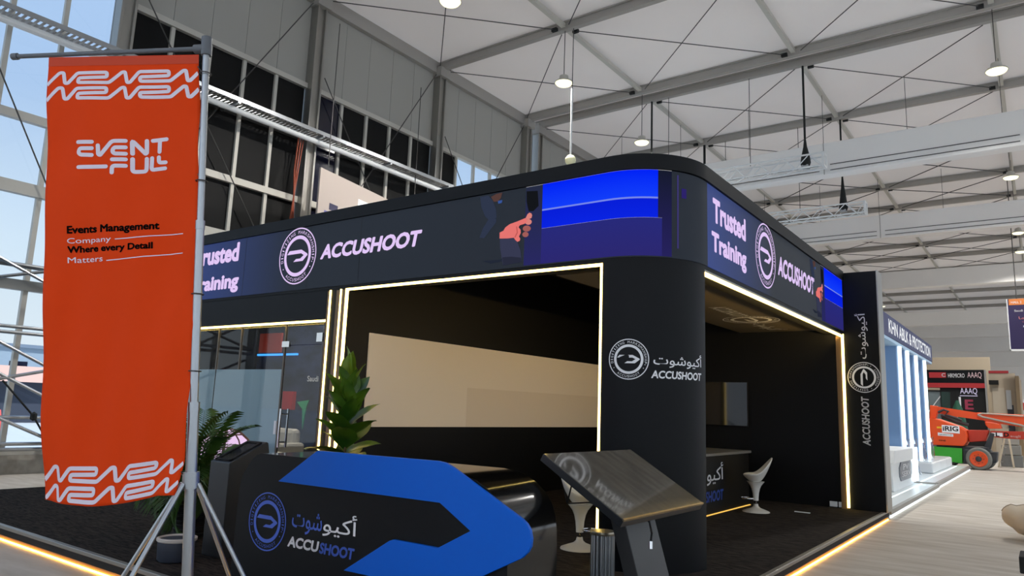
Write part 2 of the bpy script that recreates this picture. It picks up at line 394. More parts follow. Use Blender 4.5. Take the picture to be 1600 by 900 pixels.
# ---- outside, seen through the glazing
og = struct(MB().box(-160, XL-.3, -60, 160, -.05, .005).build('trim_20', mat('outdoor_paving', (176, 184, 190), .9)))
tp = thing('tent_pavilion', 'low tent with pinkish roof and dark walls seen outside through the glazing', 'tent', (-44, 17, 0))
MB().box(-50, -40, 8, 26, 0, 1.95).build('tent_wall', mat('tent_dark_wall', (62, 68, 82), .7), tp)
MB().add([(-51, 7.5, 1.95), (-51, 26.5, 1.95), (-39.5, 7.5, 1.95), (-39.5, 26.5, 1.95), (-45, 11, 2.85), (-45, 23, 2.85)], [(0, 1, 5, 4), (2, 3, 5, 4), (0, 2, 4), (1, 3, 5), (0, 2, 3, 1)]).build('tent_roof', mat('tent_pink_roof', (205, 165, 150), .8), tp)
for y in range(9, 26, 4): MB().tube([(-39.8, y, 0), (-39.8, y, 1.95)], .1, 8).build('tent_post', PWHT, tp)
for i, (x, y, w) in enumerate([(-75, 22, 14), (-78, 42, 16)]):
    b_ = thing('site_cabin', ('pale blue-grey cabin block far outside beyond the pink tent', 'second pale cabin block far outside, further right behind the banner')[i], 'cabin', (x, y, 0))
    MB().box(x-3, x+3, y-w/2, y+w/2, 0, 5.2).build('cabin_wall', mat('cabin_grey', (150, 166, 180), .7), b_)
    MB().box(x-3.2, x+3.2, y-w/2-.2, y+w/2+.2, 5.2, 5.5).build('cabin_roof', mat('cabin_roof', (120, 135, 152), .7), b_)
    for k in range(4): MB().box(x+3, x+3.04, y-w/2+1+k*3, y-w/2+2.4+k*3, 2.4, 4).build('cabin_window', PANGL, b_)
cn = thing('traffic_cone', 'small pink-orange traffic cone standing outside on the paving', 'cone', (-30, 10.35, 0))
MB().lathe([(.19, .06), (.04, .85), (.02, .86)], (-30, 10.35, 0), 16).build('cone_body', mat('cone_orange', (235, 105, 95), .5), cn, 60)
MB().box(-30.25, -29.75, 10.1, 10.6, 0, .06).build('cone_foot', mat('cone_orange', (235, 105, 95), .5), cn)
# ---- hanging lamps
def lamp(x, y, label):
    z = 11.2
    t = thing('high_bay_lamp', label, 'lamp', (x, y, ZC), 'high bay lamps under the roof')
    MB().tube([(x, y, z+.22), (x, y, ZC+.155)], .012, 6).build('hanging_wire', CABLE, t)
    MB().lathe([(.05, .26), (.13, .22), (.15, .1), (.25, .05), (.28, 0), (.26, 0)], (x, y, z), 20).build('lamp_housing', ALUP, t, 40)
    MB().lathe([(.26, .0), (.22, -.05), (.12, -.08), (.0, -.09)], (x, y, z), 20).build('lamp_lens', glow('lamp_lens', (1, .95, .62), 1.7, True), t, 60)
    L_ = bpy.data.lights.new('lamp_light', 'SPOT'); L_.energy = 2500; L_.spot_size = math.radians(150); L_.spot_blend = .6; L_.shadow_soft_size = .2; L_.color = (1, .96, .9)
    lo = bpy.data.objects.new('lamp_light', L_); COL.objects.link(lo); lo.location = (x, y, z-.12); lo.parent = t; lo.matrix_parent_inverse = WORLD[t.name].inverted()
for x, y, l in [(-10.9, 11.88, 'lit hanging lamp nearest the camera, at the top edge over the tall grey column'),
                (-10.9, 17.05, 'lit hanging lamp above the blue screen corner with a white rod beside it'),
                (-11.05, 22.6, 'lit hanging lamp low over the curved corner of the booth roof'),
                (-.4, 22.6, 'large bright lamp at the right edge in front of the first white beam'),
                (-.4, 33.2, 'lit lamp at the right edge between the two nearest white beams'),
                (-.4, 43.3, 'lit lamp at the right edge just behind the second white beam'),
                (-.4, 48.2, 'lit lamp at the right edge hung just below the lamp behind the second beam'),
                (-.4, 58.0, 'small lit lamp at the right edge above the hanging hall sign'),
                (-10.4, 67, 'tiny lit lamp just right of the top of the black wing panel'),
                (-9.7, 96, 'tiny lit lamp over the middle of the blue booth lettering'),
                (-9.6, 106, 'tiny lit lamp just right of the blue booth fascia')]:
    lamp(x, y, l)
gb = thing('hanging_globe', 'small cream globe hanging on a white rod above the blue screen', 'globe', (-10.6, 17.05, ZC))
MB().tube([(-10.6, 17.05, 8.9), (-10.6, 17.05, 10.95)], .03, 8).build('rod', PWHT, gb)
MB().tube([(-10.6, 17.05, 10.9), (-10.6, 17.05, ZC-.1)], .012, 6).build('hanging_wire', CABLE, gb)
MB().lathe([(.02, .17), (.09, .14), (.15, .06), (.16, 0), (.14, -.08), (.08, -.14), (.0, -.16)], (-10.6, 17.05, 8.74), 20).build('globe', mat('cream_globe', (222, 220, 180), .35), gb, 60)
# ---- rigging trusses and strap bags
def truss(y, z, x0, x1, label, sx0):
    t = thing('rigging_truss', label, 'truss', (x1, y, z), 'white rigging trusses')
    h = .2
    ch = MB()
    for dy, dz in ((-h, -h), (h, -h), (-h, h), (h, h)): ch.tube([(x0, y+dy, z+dz), (x1, y+dy, z+dz)], .028, 7)
    ch.build('chord', PWHT, t)
    lc = MB(); x = x0; k = 0
    while x < x1-.2:
        x2 = min(x+.4, x1)
        for dy in (-h, h): lc.tube([(x, y+dy, z-h if k % 2 else z+h), (x2, y+dy, z+h if k % 2 else z-h)], .016, 5)
        lc.tube([(x, y-h if k % 2 else y+h, z-h), (x2, y+h if k % 2 else y-h, z-h)], .016, 5)
        x = x2; k += 1
    lc.build('lacing', PWHT, t)
    en = MB()
    for dy in (-h, h): en.box(x1-.03, x1+.03, y+dy-.03, y+dy+.03, z-h-.03, z+h+.03)
    for dz in (-h, h): en.box(x1-.03, x1+.03, y-h, y+h, z+dz-.03, z+dz+.03)
    en.build('end_plate', PWHT, t)
    for x in (x1-2.3, x1-5.2): MB().tube([(x, y, z+h), (x, y, ZC-.12)], .012, 5).build('hanging_wire', CABLE, t)
truss(23.0, 9.58, -15, -4.99, 'white rigging truss hanging in front of the nearest white beam', -5.6)
truss(28.15, 9.3, -15, -4.75, 'fainter white rigging truss hanging in front of the second white beam', -5.5)
def strap(x, y, z1, zb, zt, label):
    t = thing('hoist_bag', label, 'hoist', (x, y, ZC), 'black hoists on straps')
    MB().tube([(x, y, zt), (x, y, ZC-.135)], .035, 6).build('strap', DKST, t)
    MB().lathe([(.03, zt-zb), (.06, (zt-zb)*.7), (.13, .35), (.16, .12), (.12, 0), (.02, -.02)], (x, y, zb), 10).build('chain_bag', DKST, t, 50)
    MB().box(x-.1, x+.1, y-.12, y+.12, zb-.06, zb+.04).build('hook_block', STEEL, t)
strap(-5.55, 23.0, 0, 9.46, 10.4, 'black hoist on a long strap carrying the nearer white truss')
strap(-5.5, 28.15, 0, 9.28, 10.6, 'black hoist with a tapered bag carrying the farther white truss')
strap(-10.85, 23.0, 0, 9.7, 10.4, 'thin black hoist strap dropping straight behind the curved booth corner')
rd = MB().tube([(-10.85, 28.15, 9.9), (-10.85, 28.15, ZC-.1)], .05, 6)
tag(rd.build('drop_rod', DKST), 'short black rod hanging from the roof just right of the curved booth corner', 'rod')
# ---- hanging boards
def hang_board(name, M, w, h, label, m, cat='sign'):
    t = thing(name, label, cat, M(0, h, 0))
    MB().prism([(0, 0), (w, 0), (w, h), (0, h)], M, 0, -.05).build('board', m, t)
    return t
bx, by = Vector((-14.5, 11.3, 0)), Vector((-15.45, 15.95, 0)); ud = (by-bx); bw = ud.length; ud /= bw
MS = plane((-14.5, 11.3, 4.6), ud, (0, 0, 1), (ud.y, -ud.x, 0))
hs = hang_board('hanging_sponsor_board', MS, bw, 2.88, 'large beige sponsor board hanging behind the top of the booth', mat('beige_board', (170, 158, 150), .7))
p_ = MB(); [p_.flat([(x, 1.72), (x+.44, 1.72), (x+.44, 2.5), (x, 2.5)], MS, .004) for x in (1.62, 2.1, 2.58)]; p_.flat([(3.06, 1.72), (3.72, 1.72), (3.32, 2.5), (3.06, 2.5)], MS, .004)
p_.build('white_card', VINYL, hs)
l_ = MB(); write(l_, 'A', MS, 1.74, 1.94, 1.82, 2.0, 0, .006); write(l_, 'C', MS, 2.7, 2.9, 1.86, 2.06, 0, .006); write(l_, 'A', MS, 3.2, 3.4, 1.84, 2.02, 0, .006); l_.ring(MS, .05, .08, (2.32, 2.3), .006, 16); l_.flat([(2.2, 2.08), (2.45, 2.08), (2.4, 1.98), (2.25, 1.98)], MS, .006)
l_.build('card_letters', mat('pale_grey_ink', (150, 150, 155), .7), hs)
MB().flat([(.25, 1.42), (.95, 1.42), (.95, 1.82), (.25, 1.82)], MS, .004).build('purple_tag', mat('purple_print', (92, 88, 150), .6), hs)
MB().flat([(.43, 1.88), (.78, 1.88), (.78, 2.06), (.43, 2.06)], MS, .004).build('navy_tag', mat('navy_print', (40, 38, 70), .6), hs)
MB().flat([(.85, .6), (1.45, .6), (1.45, 1.28), (.85, 1.28)], MS, .004).build('orange_tag', mat('orange_print', (214, 128, 50), .6), hs)
MB().flat([(1.75, .7), (3.2, .7), (3.2, 1.55), (1.75, 1.55)], MS, .004).build('white_strip', VINYL, hs)
l_ = MB(); write(l_, 'RA', MS, 1.9, 2.5, 1.0, 1.46, .02, .006); l_.build('dark_letters', mat('navy_print', (40, 38, 70), .6), hs)
for a in (.3, bw-.3): MB().tube([MS(a, 2.86, -.02), MS(a, 7, -.02)], .012, 5).build('hanging_wire', CABLE, hs)
MH = plane((-.93, 38, 4.9), (1, 0, 0), (0, 0, 1), (0, -1, 0))
hh = hang_board('hanging_hall_sign', MH, 2.4, 2.2, 'purple hall sign with an orange header hanging at the right edge', mat('purple_sign', (34, 20, 72), .5))
MB().flat([(.04, 1.93), (2.36, 1.93), (2.36, 2.2), (.04, 2.2)], MH, .01).build('orange_header', mat('orange_header', (214, 122, 48), .5), hh)
l_ = MB(); write(l_, 'HALL 2', MH, .12, .5, 2.0, 2.1, .01, .02); write(l_, 'Saudi Supa', MH, .22, .85, 1.6, 1.72, .02, .02); write(l_, 'W', MH, .7, .85, 1.48, 1.56, .02, .02); write(l_, 'Prepared', MH, .5, 1.1, .92, 1.02, .02, .02)
l_.build('white_lettering', VINYL, hh)
l_ = MB(); write(l_, '\ufe8e\ufee3\ufef6\ufee7\ufe8d', MH, .36, .9, 1.3, 1.42, 0, .02); write(l_, ARAB, MH, .48, .95, 1.14, 1.27, 0, .02); write(l_, '5 App', MH, .6, .95, .74, .84, .01, .02)
l_.build('pink_lettering', mat('pink_print', (205, 120, 120), .6), hh)
MB().box(-.97, 1.5, 37.98, 38.06, 4.82, 4.9).box(-.97, -.93, 37.98, 38.06, 4.82, 7.1).build('sign_frame', PWHT, hh)
for x in (-.6, 1.2): MB().tube([(x, 38.03, 7.1), (x, 38.03, ZC)], .02, 5).build('hanging_wire', CABLE, hh)

# ================================================================== BOOTH
YF, RC, XF, ZP = 6.207, .72, -2.68, .155
ARC = PI/2*RC
def fas(sv, z, off=0.0):
    """outer face of the booth: s<0 along the front, 0..ARC round the corner, then along the right side"""
    if sv < 0: return Vector((-3.4+sv, YF-off, z))
    if sv < ARC:
        t = sv/RC; return Vector((-3.4+(RC+off)*math.sin(t), YF+RC-(RC+off)*math.cos(t), z))
    return Vector((-3.4+RC+off, YF+RC+sv-ARC, z))
SL, SR = -8.6, ARC+13.3-YF-RC
def srange(a, b):
    q = [a]
    if a < 0 < b: q.append(0.0)
    q += [i*ARC/16 for i in range(17) if a < i*ARC/16 < b]
    if a < ARC < b: q.append(ARC)
    q.append(b); q = sorted(set(round(v, 5) for v in q)); return q
def sweep(mb, a, b, prof):
    """closed profile of (off, z) swept along the booth face"""
    ss = srange(a, b); n = len(prof)
    vs = [fas(sv, z, o) for sv in ss for o, z in prof]
    fs = [(i*n+j, i*n+(j+1) % n, (i+1)*n+(j+1) % n, (i+1)*n+j) for i in range(len(ss)-1) for j in range(n)]
    fs += [tuple(range(n)), tuple(range((len(ss)-1)*n, len(ss)*n))[::-1]]
    return mb.add(vs, fs)
def sq(a, b, z0, z1, w):
    """flat patch of the screen picture following the booth face"""
    ss = srange(a, b); m_ = MB()
    m_.add([fas(v, z, w) for z in (z0, z1) for v in ss], [(i, i+1, len(ss)+i+1, len(ss)+i) for i in range(len(ss)-1)])
    return m_
bo = thing('exhibition_booth', 'black marksmanship training booth with glowing screen fascia and warm light strips', 'booth', (-7, 8.5, 0))
# platform
MB().box(-12.36, -2.2, 3.35, 13.74, 0, ZP-.005).build('platform', BLKM, bo)
cp_ = MB().grid(lambda u, v: (u, v, ZP), [-12.34+i*.5 for i in range(21)], [3.37+i*.5 for i in range(21)])
MB().box(-12.34, -2.22, 3.37, 13.74, ZP-.01, ZP).build('carpet', CARPET, bo)
MB().box(-12.36, -2.16, 3.31, 3.36, ZP-.03, ZP+.006).box(-2.21, -2.16, 3.31, 13.75, ZP-.03, ZP+.006).build('edge_trim', ALU, bo, bev=.004)
MB().box(-12.36, -2.17, 3.322, 3.35, .06, ZP-.03).box(-2.2, -2.172, 3.322, 13.75, .06, ZP-.03).build('skirting', BLKM, bo)
MB().box(-12.36, -2.19, 3.345, 3.36, 0, .06).box(-2.2, -2.19, 3.345, 13.75, 0, .06).build('plywood_base', mat('plywood', (150, 112, 72), .7), bo)
MB().box(-12.3, -2.19, 3.333, 3.343, .004, .016).box(-2.188, -2.178, 3.35, 13.7, .004, .016).build('plinth_light', AMBER, bo)
# fascia band
fb = sweep(MB(), SL, SR, [(0, 3.055), (0, 3.99), (.035, 3.99), (.035, 4.145), (-.3, 4.145), (-.3, 3.055)]).build('fascia', BLK, bo, 40)
def screen_mat():
    m = bpy.data.materials.new('screen_base'); m.use_nodes = True; b = m.node_tree.nodes['Principled BSDF']
    b.inputs['Base Color'].default_value = (.003, .004, .005, 1); b.inputs['Roughness'].default_value = .6; b.inputs['Specular IOR Level'].default_value = .2
    n = m.node_tree; tc_ = n.nodes.new('ShaderNodeTexCoord'); sp = n.nodes.new('ShaderNodeSeparateXYZ'); ad = n.nodes.new('ShaderNodeMath'); ad.operation = 'SUBTRACT'
    n.links.new(tc_.outputs['Object'], sp.inputs[0])
    # picture on the screen: navy glow behind the slogan fading to slate, along front (x) and side (y)
    mr = n.nodes.new('ShaderNodeMapRange'); mr.inputs[1].default_value = -11.5; mr.inputs[2].default_value = -8.4
    my = n.nodes.new('ShaderNodeMapRange'); my.inputs[1].default_value = 9.2; my.inputs[2].default_value = 6.9
    n.links.new(sp.outputs['X'], mr.inputs[0]); n.links.new(sp.outputs['Y'], my.inputs[0])
    inv = n.nodes.new('ShaderNodeMath'); inv.operation = 'SUBTRACT'; inv.inputs[0].default_value = 1.0; n.links.new(mr.outputs[0], inv.inputs[1])
    gt = n.nodes.new('ShaderNodeMath'); gt.operation = 'GREATER_THAN'; gt.inputs[1].default_value = 6.99; n.links.new(sp.outputs['Y'], gt.inputs[0])
    ml = n.nodes.new('ShaderNodeMath'); ml.operation = 'MULTIPLY'; n.links.new(my.outputs[0], ml.inputs[0]); n.links.new(gt.outputs[0], ml.inputs[1])
    mxx = n.nodes.new('ShaderNodeMath'); mxx.operation = 'MAXIMUM'; n.links.new(inv.outputs[0], mxx.inputs[0]); n.links.new(ml.outputs[0], mxx.inputs[1])
    r = n.nodes.new('ShaderNodeValToRGB'); r.color_ramp.elements[0].color = lin((34, 40, 50))+(1,); r.color_ramp.elements[1].color = lin((52, 72, 140))+(1,)
    n.links.new(mxx.outputs[0], r.inputs[0]); n.links.new(r.outputs[0], b.inputs['Emission Color']); b.inputs['Emission Strength'].default_value = .8
    return m
SCR = screen_mat()
scr = sweep(MB(), SL+.02, SR-.02, [(.002, 3.1), (.012, 3.1), (.012, 3.985), (.002, 3.985)]).build('led_screen', SCR, bo, 40)
for sv in (-6.15, -4.65, -3.62):
    sq(sv-.004, sv+.004, 3.1, 3.985, .0135).build('panel_seam', BLKM, scr)
LILAC = glow('screen_lilac', (226, 200, 246), 1.0)
FM = lambda a, b, w: fas(a, b, .014+w)
def letters(txts, s0, tw, name='lettering'):
    for tx, x0, x1, z0, z1, bd, sl_ in txts:
        m_ = MB(); write(m_, tx, FM, s0+x0, s0+x1, z0, z1, bd, .002, sl_); m_.build(name, LILAC, scr)
letters([('Trusted', -7.57, -6.32, 3.64, 3.94, .046, 0), ('Training', -7.57, -6.26, 3.16, 3.46, .046, 0), ('ACCUSHOOT', -4.40, -2.53, 3.485, 3.69, .043, .18)], 0, 0)
emblem(MB(), FM, (-4.9, 3.585), .405, .002).build('emblem', LILAC, scr)
letters([('Trusted', 1.34, 2.39, 3.60, 3.87, .046, 0), ('Training', 1.3, 2.4, 3.22, 3.5, .046, 0), ('ACCUSHOOT', 3.66, 5.54, 3.43, 3.70, .043, .18)], 0, 0)
emblem(MB(), FM, (3.15, 3.585), .41, .002).build('emblem', LILAC, scr)
# moving picture: blue lit target screen, floor sheen, hand and sleeve, dim kneeling figure (twice along the loop)
def glowz(name, stops, st=1.0):
    """screen picture whose colour runs with height"""
    if name in MATS: return MATS[name]
    m = bpy.data.materials.new(name); m.use_nodes = True
    n = m.node_tree; n.nodes.clear(); o = n.nodes.new('ShaderNodeOutputMaterial'); q = n.nodes.new('ShaderNodeEmission')
    t = n.nodes.new('ShaderNodeTexCoord'); sp = n.nodes.new('ShaderNodeSeparateXYZ'); mr = n.nodes.new('ShaderNodeMapRange'); r = n.nodes.new('ShaderNodeValToRGB')
    z0, z1 = stops[0][0], stops[-1][0]; mr.inputs[1].default_value = z0; mr.inputs[2].default_value = z1
    el = r.color_ramp.elements
    for i, (z, c) in enumerate(stops):
        k = el[0] if i == 0 else (el[1] if i == len(stops)-1 else el.new((z-z0)/(z1-z0)))
        k.position = (z-z0)/(z1-z0); k.color = lin(c)+(1,)
    n.links.new(t.outputs['Object'], sp.inputs[0]); n.links.new(sp.outputs['Z'], mr.inputs[0]); n.links.new(mr.outputs[0], r.inputs[0])
    n.links.new(r.outputs[0], q.inputs[0]); q.inputs[1].default_value = st; n.links.new(q.outputs[0], o.inputs[0]); MATS[name] = m; return m
def picture(o, s1=.5, s0=-.79, stop=99):
    def q(a, b, z0, z1, m_, w, nm='screen_image'):
        b = min(b, stop)
        if b > a: sq(a, b, z0, z1, .0135+w).build(nm, m_, scr)
    q(o+s0-.22, o+s0, 3.11, 3.985, glowz('screen_curtain', [(3.11, (40, 40, 96)), (3.4, (34, 38, 70)), (3.985, (38, 44, 66))]), .0005)
    q(o+s1, o+s1+.14, 3.11, 3.985, glowz('screen_curtain2', [(3.11, (38, 34, 92)), (3.3, (34, 34, 84)), (3.7, (30, 30, 60)), (3.985, (22, 26, 44))]), .0005)
    q(o+s1+.2, o+s1+.215, 3.2, 3.95, glow('screen_fold', (62, 54, 118), 1), .0006)
    q(o+s1+.25, o+s1+.31, 3.72, 3.82, glow('screen_fold2', (44, 34, 104), 1), .0006)
    q(o+s0, o+s1, 3.7, 3.985, glowz('screen_blue', [(3.7, (18, 62, 250)), (3.8, (8, 46, 250)), (3.985, (2, 34, 246))]), .001)
    q(o+s0, o+s1, 3.495, 3.7, glowz('screen_deep_blue', [(3.495, (10, 36, 226)), (3.6, (6, 24, 206)), (3.7, (8, 30, 216))]), .001)
    q(o+s0, o+s1, 3.688, 3.706, glow('screen_horizon', (118, 136, 232), 1), .0015)
    q(o+s0, o+s1+.04, 3.11, 3.495, glowz('screen_sheen', [(3.11, (44, 40, 112)), (3.2, (52, 50, 138)), (3.28, (34, 34, 84)), (3.32, (36, 38, 92)), (3.495, (40, 42, 122))]), .001)
    H = lambda a, b, w: FM(o+a, b, w)
    # zoomed reading of the picture: (x, y) in fine picture units -> metres along the screen and height
    Z = lambda X, Y: (-1.336+(740+X/6.925-783)*.0085, 3.431-(290+Y/6.925-375)*.0065-(740+X/6.925-783)*.00094)
    def blob(pts, m_, nm, w):
        P = [Z(*p) for p in pts]
        P = [(a, max(3.108, min(3.98, b))) for a, b in P]
        if o+max(p[0] for p in P) < stop: MB().flat(P, H, w).build(nm, m_, scr)
    oval = lambda x, y, rx, ry, n=14: [(x+rx*math.cos(t*2*PI/n), y+ry*math.sin(t*2*PI/n)) for t in range(n)]
    skin, skin2, skin3 = glow('screen_skin', (228, 116, 112), 1), glow('screen_skin_pale', (216, 130, 122), 1), glow('screen_skin_dim', (160, 92, 88), 1)
    sk4 = glow('screen_skin_line', (190, 88, 84), 1)
    slv, slv2 = glow('screen_sleeve', (54, 57, 80), 1), glow('screen_sleeve_dim', (40, 43, 60), 1)
    d1, d2, d3 = glow('screen_dim_blue', (46, 54, 74), 1), glow('screen_dim_navy', (34, 40, 54), 1), glow('screen_dim_face', (84, 60, 56), 1)
    blob([(570, 10), (690, 10), (705, 190), (650, 250), (600, 250), (575, 140)], glow('screen_dark', (20, 22, 26), 1), 'figure_image', .001)
    blob([(290, 580), (450, 568), (492, 620), (528, 720), (545, 850), (340, 900), (320, 800), (300, 690)], slv, 'sleeve_image', .002)
    blob([(330, 800), (430, 790), (535, 800), (545, 850), (340, 900)], slv2, 'sleeve_image', .0025)
    blob(oval(602, 378, 36, 34), skin2, 'finger_image', .0024); blob(oval(586, 456, 44, 36), skin3, 'finger_image', .0022); blob(oval(574, 526, 34, 32), skin3, 'finger_image', .002)
    blob([(290, 575), (288, 502), (330, 480), (350, 440), (400, 400), (480, 370), (570, 330), (585, 345), (582, 378), (560, 400), (510, 416), (497, 440), (520, 470), (523, 510), (505, 550), (520, 575), (515, 602), (490, 614), (465, 590), (450, 565), (380, 573)], skin, 'hand_image', .003)
    blob([(572, 328), (590, 285), (610, 268), (632, 278), (640, 300), (634, 332), (605, 346), (583, 345)], skin2, 'finger_image', .0033)
    blob([(470, 430), (480, 500), (455, 560), (465, 565), (492, 505), (482, 432)], sk4, 'hand_image', .0034)
    blob([(40, 55), (140, 40), (200, 120), (235, 220), (245, 320), (170, 360), (110, 300), (60, 180)], d1, 'figure_image', .002)
    blob([(150, 340), (245, 330), (240, 380), (110, 570), (55, 565), (90, 450)], d1, 'figure_image', .002)
    blob([(170, 60), (230, 25), (300, 12), (285, 80), (250, 120), (205, 122)], d3, 'figure_image', .0025)
    blob([(252, 112), (304, 104), (298, 140), (258, 148)], glow('screen_mask', (56, 84, 150), 1), 'figure_image', .0028)
    blob([(90, 850), (300, 830), (330, 810), (325, 850), (200, 880)], d2, 'figure_image', .002)
picture(0)
picture(6.97, .5, -.79, SR-.04)
# front opening, corner pillar, wing
def boxp(nm, m_, *a, bev=0, par=bo): return MB().box(*a).build(nm, m_, par, bev=bev)
pil = sweep(MB(), -.05, ARC+.01, [(0, ZP), (0, 3.06), (-.3, 3.06), (-.3, ZP)]).box(-3.45, -2.96, YF+.3, YF+.72, ZP, 3.05).build('corner_pillar', BLK, bo, 40)
PM = lambda a, b, w: fas(a, b, .001+w)
emblem(MB(), PM, (.23, 2.1), .195, .001).build('emblem', VINYL, pil)
m_ = MB(); write(m_, ARAB, PM, .465, 1.045, 2.03, 2.175, .008, .001); m_.build('arabic_lettering', VINYL, pil)
m_ = MB(); write(m_, 'ACCUSHOOT', PM, .445, 1.04, 1.925, 2.0, .03, .001, .12); m_.build('lettering', VINYL, pil)
boxp('front_jamb', BLK, -7.62, -7.24, YF, YF+.3, ZP, 3.06)
boxp('lower_fascia', BLK, -12, -7.6, YF, YF+.25, 2.66, 3.06)
boxp('rear_wall', BLK, -12, XF, 13.3, 13.42, ZP, 4.05)
boxp('side_wall', BLK, -12.05, -11.95, YF, 13.4, ZP, 4.1)
boxp('partition', BLK, -7.4, -7.246, YF+.3, 13.3, ZP, 4.05)
boxp('shade_roof', BLKM, -12, XF-.3, YF+.3, 13.3, 4.05, 4.1)  # unseen roof panel added to keep the booth interior dark
sof = boxp('soffit', mat('soffit_panel', (92, 84, 74), .5), -4.46, XF-.03, YF+.72, 13.28, 3.13, 3.18)
SM = plane((0, 0, 3.129), (0, 1, 0), (1, 0, 0), (0, 0, -1))
emblem(MB(), SM, (11.5, -3.68), .46, .001, .95).build('emblem', VINYL, sof)
m_ = MB(); write(m_, 'ACCUSHOOT', SM, 9.95, 11.0, -3.8, -3.55, .03, .001); m_.build('lettering', VINYL, sof)
m_ = MB(); write(m_, ARAB, SM, 12.0, 12.95, -3.9, -3.5, .008, .001); m_.build('arabic_lettering', VINYL, sof)
wing = boxp('wing_wall', BLK, XF-.05, -2.13, 13.3, 13.7, ZP, 4.12)
MB().box(-2.135, -2.115, 13.29, 13.72, ZP, 4.13).box(XF, -2.13, 13.72, 13.74, ZP, 4.12).build('silver_edge', ALU, wing)
WM = plane((-2.385, 13.299, 0), (0, 0, 1), (-1, 0, 0), (0, -1, 0))
emblem(MB(), WM, (2.32, 0), .255, .002).build('emblem', VINYL, wing)
m_ = MB(); write(m_, ARAB, WM, 2.63, 3.4, -.09, .11, .008, .002); m_.build('arabic_lettering', VINYL, wing)
m_ = MB(); write(m_, 'ACCUSHOOT', WM, 1.2, 2.0, -.06, .06, .03, .002, .12); m_.build('lettering', VINYL, wing)
# warm light strips
def lstrip(*a): return boxp('light_strip', LED, *a)
lstrip(-7.24, -3.45, YF-.004, YF+.03, 3.03, 3.056)
lstrip(-7.25, -7.225, YF-.004, YF+.03, ZP+.02, 3.056)
lstrip(-7.345, -7.32, YF-.012, YF-.001, ZP+.02, 3.05)
lstrip(-7.555, -7.525, YF-.012, YF-.001, ZP+.02, 3.05)
lstrip(-3.475, -3.45, YF-.004, YF+.03, ZP+.02, 3.056)
lstrip(-11.95, -7.6, YF-.012, YF+.01, 2.63, 2.66)
lstrip(XF-.03, XF+.006, YF+.73, 13.26, 2.998, 3.03)
sl_ = bpy.data.lights.new('strip_glow', 'AREA'); sl_.shape = 'RECTANGLE'; sl_.size = .03; sl_.size_y = 6.2; sl_.energy = 75; sl_.color = (1, .66, .22)
so_ = bpy.data.objects.new('strip_glow', sl_); COL.objects.link(so_); so_.location = (XF-.045, 10.1, 3.0); so_.rotation_euler = (0, math.radians(128), 0)
so_.parent = bo; so_.matrix_parent_inverse = WORLD[bo.name].inverted()
boxp('strip_channel', ALU, XF-.025, XF, YF+.73, 13.26, 3.03, 3.056)
lstrip(XF-.03, XF+.006, 13.25, 13.29, ZP+.02, 3.056)
wj = mat('jamb_glow', (120, 92, 58), .5)  # brown jamb pieces: golden glow of the strips put into their colour
boxp('jamb_glow', wj, XF-.12, XF-.035, 13.262, 13.298, ZP, 3.02)
for x0, x1 in ((-7.315, -7.255), (-7.42, -7.35), (-7.6, -7.56)): boxp('jamb_glow', wj, x0, x1, YF-.006, YF, ZP, 3.04)
# projection wall inside
boxp('projection_panel', mat('projection_screen', (240, 226, 208), .85), -7.246, -7.22, 6.66, 13.0, 1.28, 2.52)
boxp('projection_panel', mat('projection_shade', (230, 214, 194), .85), -7.22, -7.217, 8.75, 13.0, 1.28, 1.88)  # darker patch paints the stepped shading on the panel
for a, b in ((-2.99, -2.87), (-2.85, -2.73)): boxp('wall_socket', PWHT, a, b, 13.275, 13.3, ZP+.015, ZP+.1, bev=.006)
# glass meeting room front
GL = glass('room_glass', (.84, .88, .9), .06)
FRO = mat('frosted_film', (150, 172, 178), .4)
for x0, x1 in ((-11.95, -10.2), (-10.19, -8.56)):
    pn = MB().add([(x0, 6.3, ZP), (x1, 6.3, ZP), (x1, 6.3, 2.63), (x0, 6.3, 2.63)], [(0, 1, 2, 3)]).build('glass_pane', GL, bo)
    boxp('frosted_film', FRO, x0+.01, x1-.01, 6.302, 6.306, ZP, 2.01, par=pn)
dr = MB().add([(-8.53, 6.3, ZP+.02), (-7.66, 6.3, ZP+.02), (-7.66, 6.3, 2.34), (-8.53, 6.3, 2.34)], [(0, 1, 2, 3)]).build('glass_door', GL, bo)
MB().add([(-8.54, 6.3, 2.35), (-7.64, 6.3, 2.35), (-7.64, 6.3, 2.63), (-8.54, 6.3, 2.63)], [(0, 1, 2, 3)]).build('glass_pane', GL, bo)
hd = MB()
for yy in (6.24, 6.36): hd.tube([(-8.43, yy, .95), (-8.43, yy, 1.47)], .016, 10)
for zz in (1.02, 1.4): hd.tube([(-8.43, 6.24, zz), (-8.43, 6.36, zz)], .012, 8)
hd.build('door_handle', CHR, dr, 60)
boxp('door_lock', PWHT, -8.6, -8.55, 6.27, 6.33, 1.12, 1.3)
for x in (-11.2, -10.195, -9.6, -8.545): boxp('glazing_bar', mat('brown_bar', (92, 84, 74), .5), x-.015, x+.015, 6.29, 6.32, 2.01 if x != -8.545 else ZP, 2.63)
boxp('door_fitting', CHR, -8.6, -8.44, 6.285, 6.315, 2.32, 2.4); boxp('door_fitting', CHR, -7.86, -7.74, 6.285, 6.315, 2.38, 2.5)
boxp('room_floor', mat('room_floor', (176, 166, 150), .5), -11.9, -7.41, 6.35, 8.2, ZP, ZP+.006)
boxp('room_rear_panel', mat('room_blue_panel', (46, 54, 84), .6, noise=((22, 26, 40), 2.2, (1, 1, 2), 5)), -11.94, -7.41, 8.2, 8.3, ZP, 2.9)
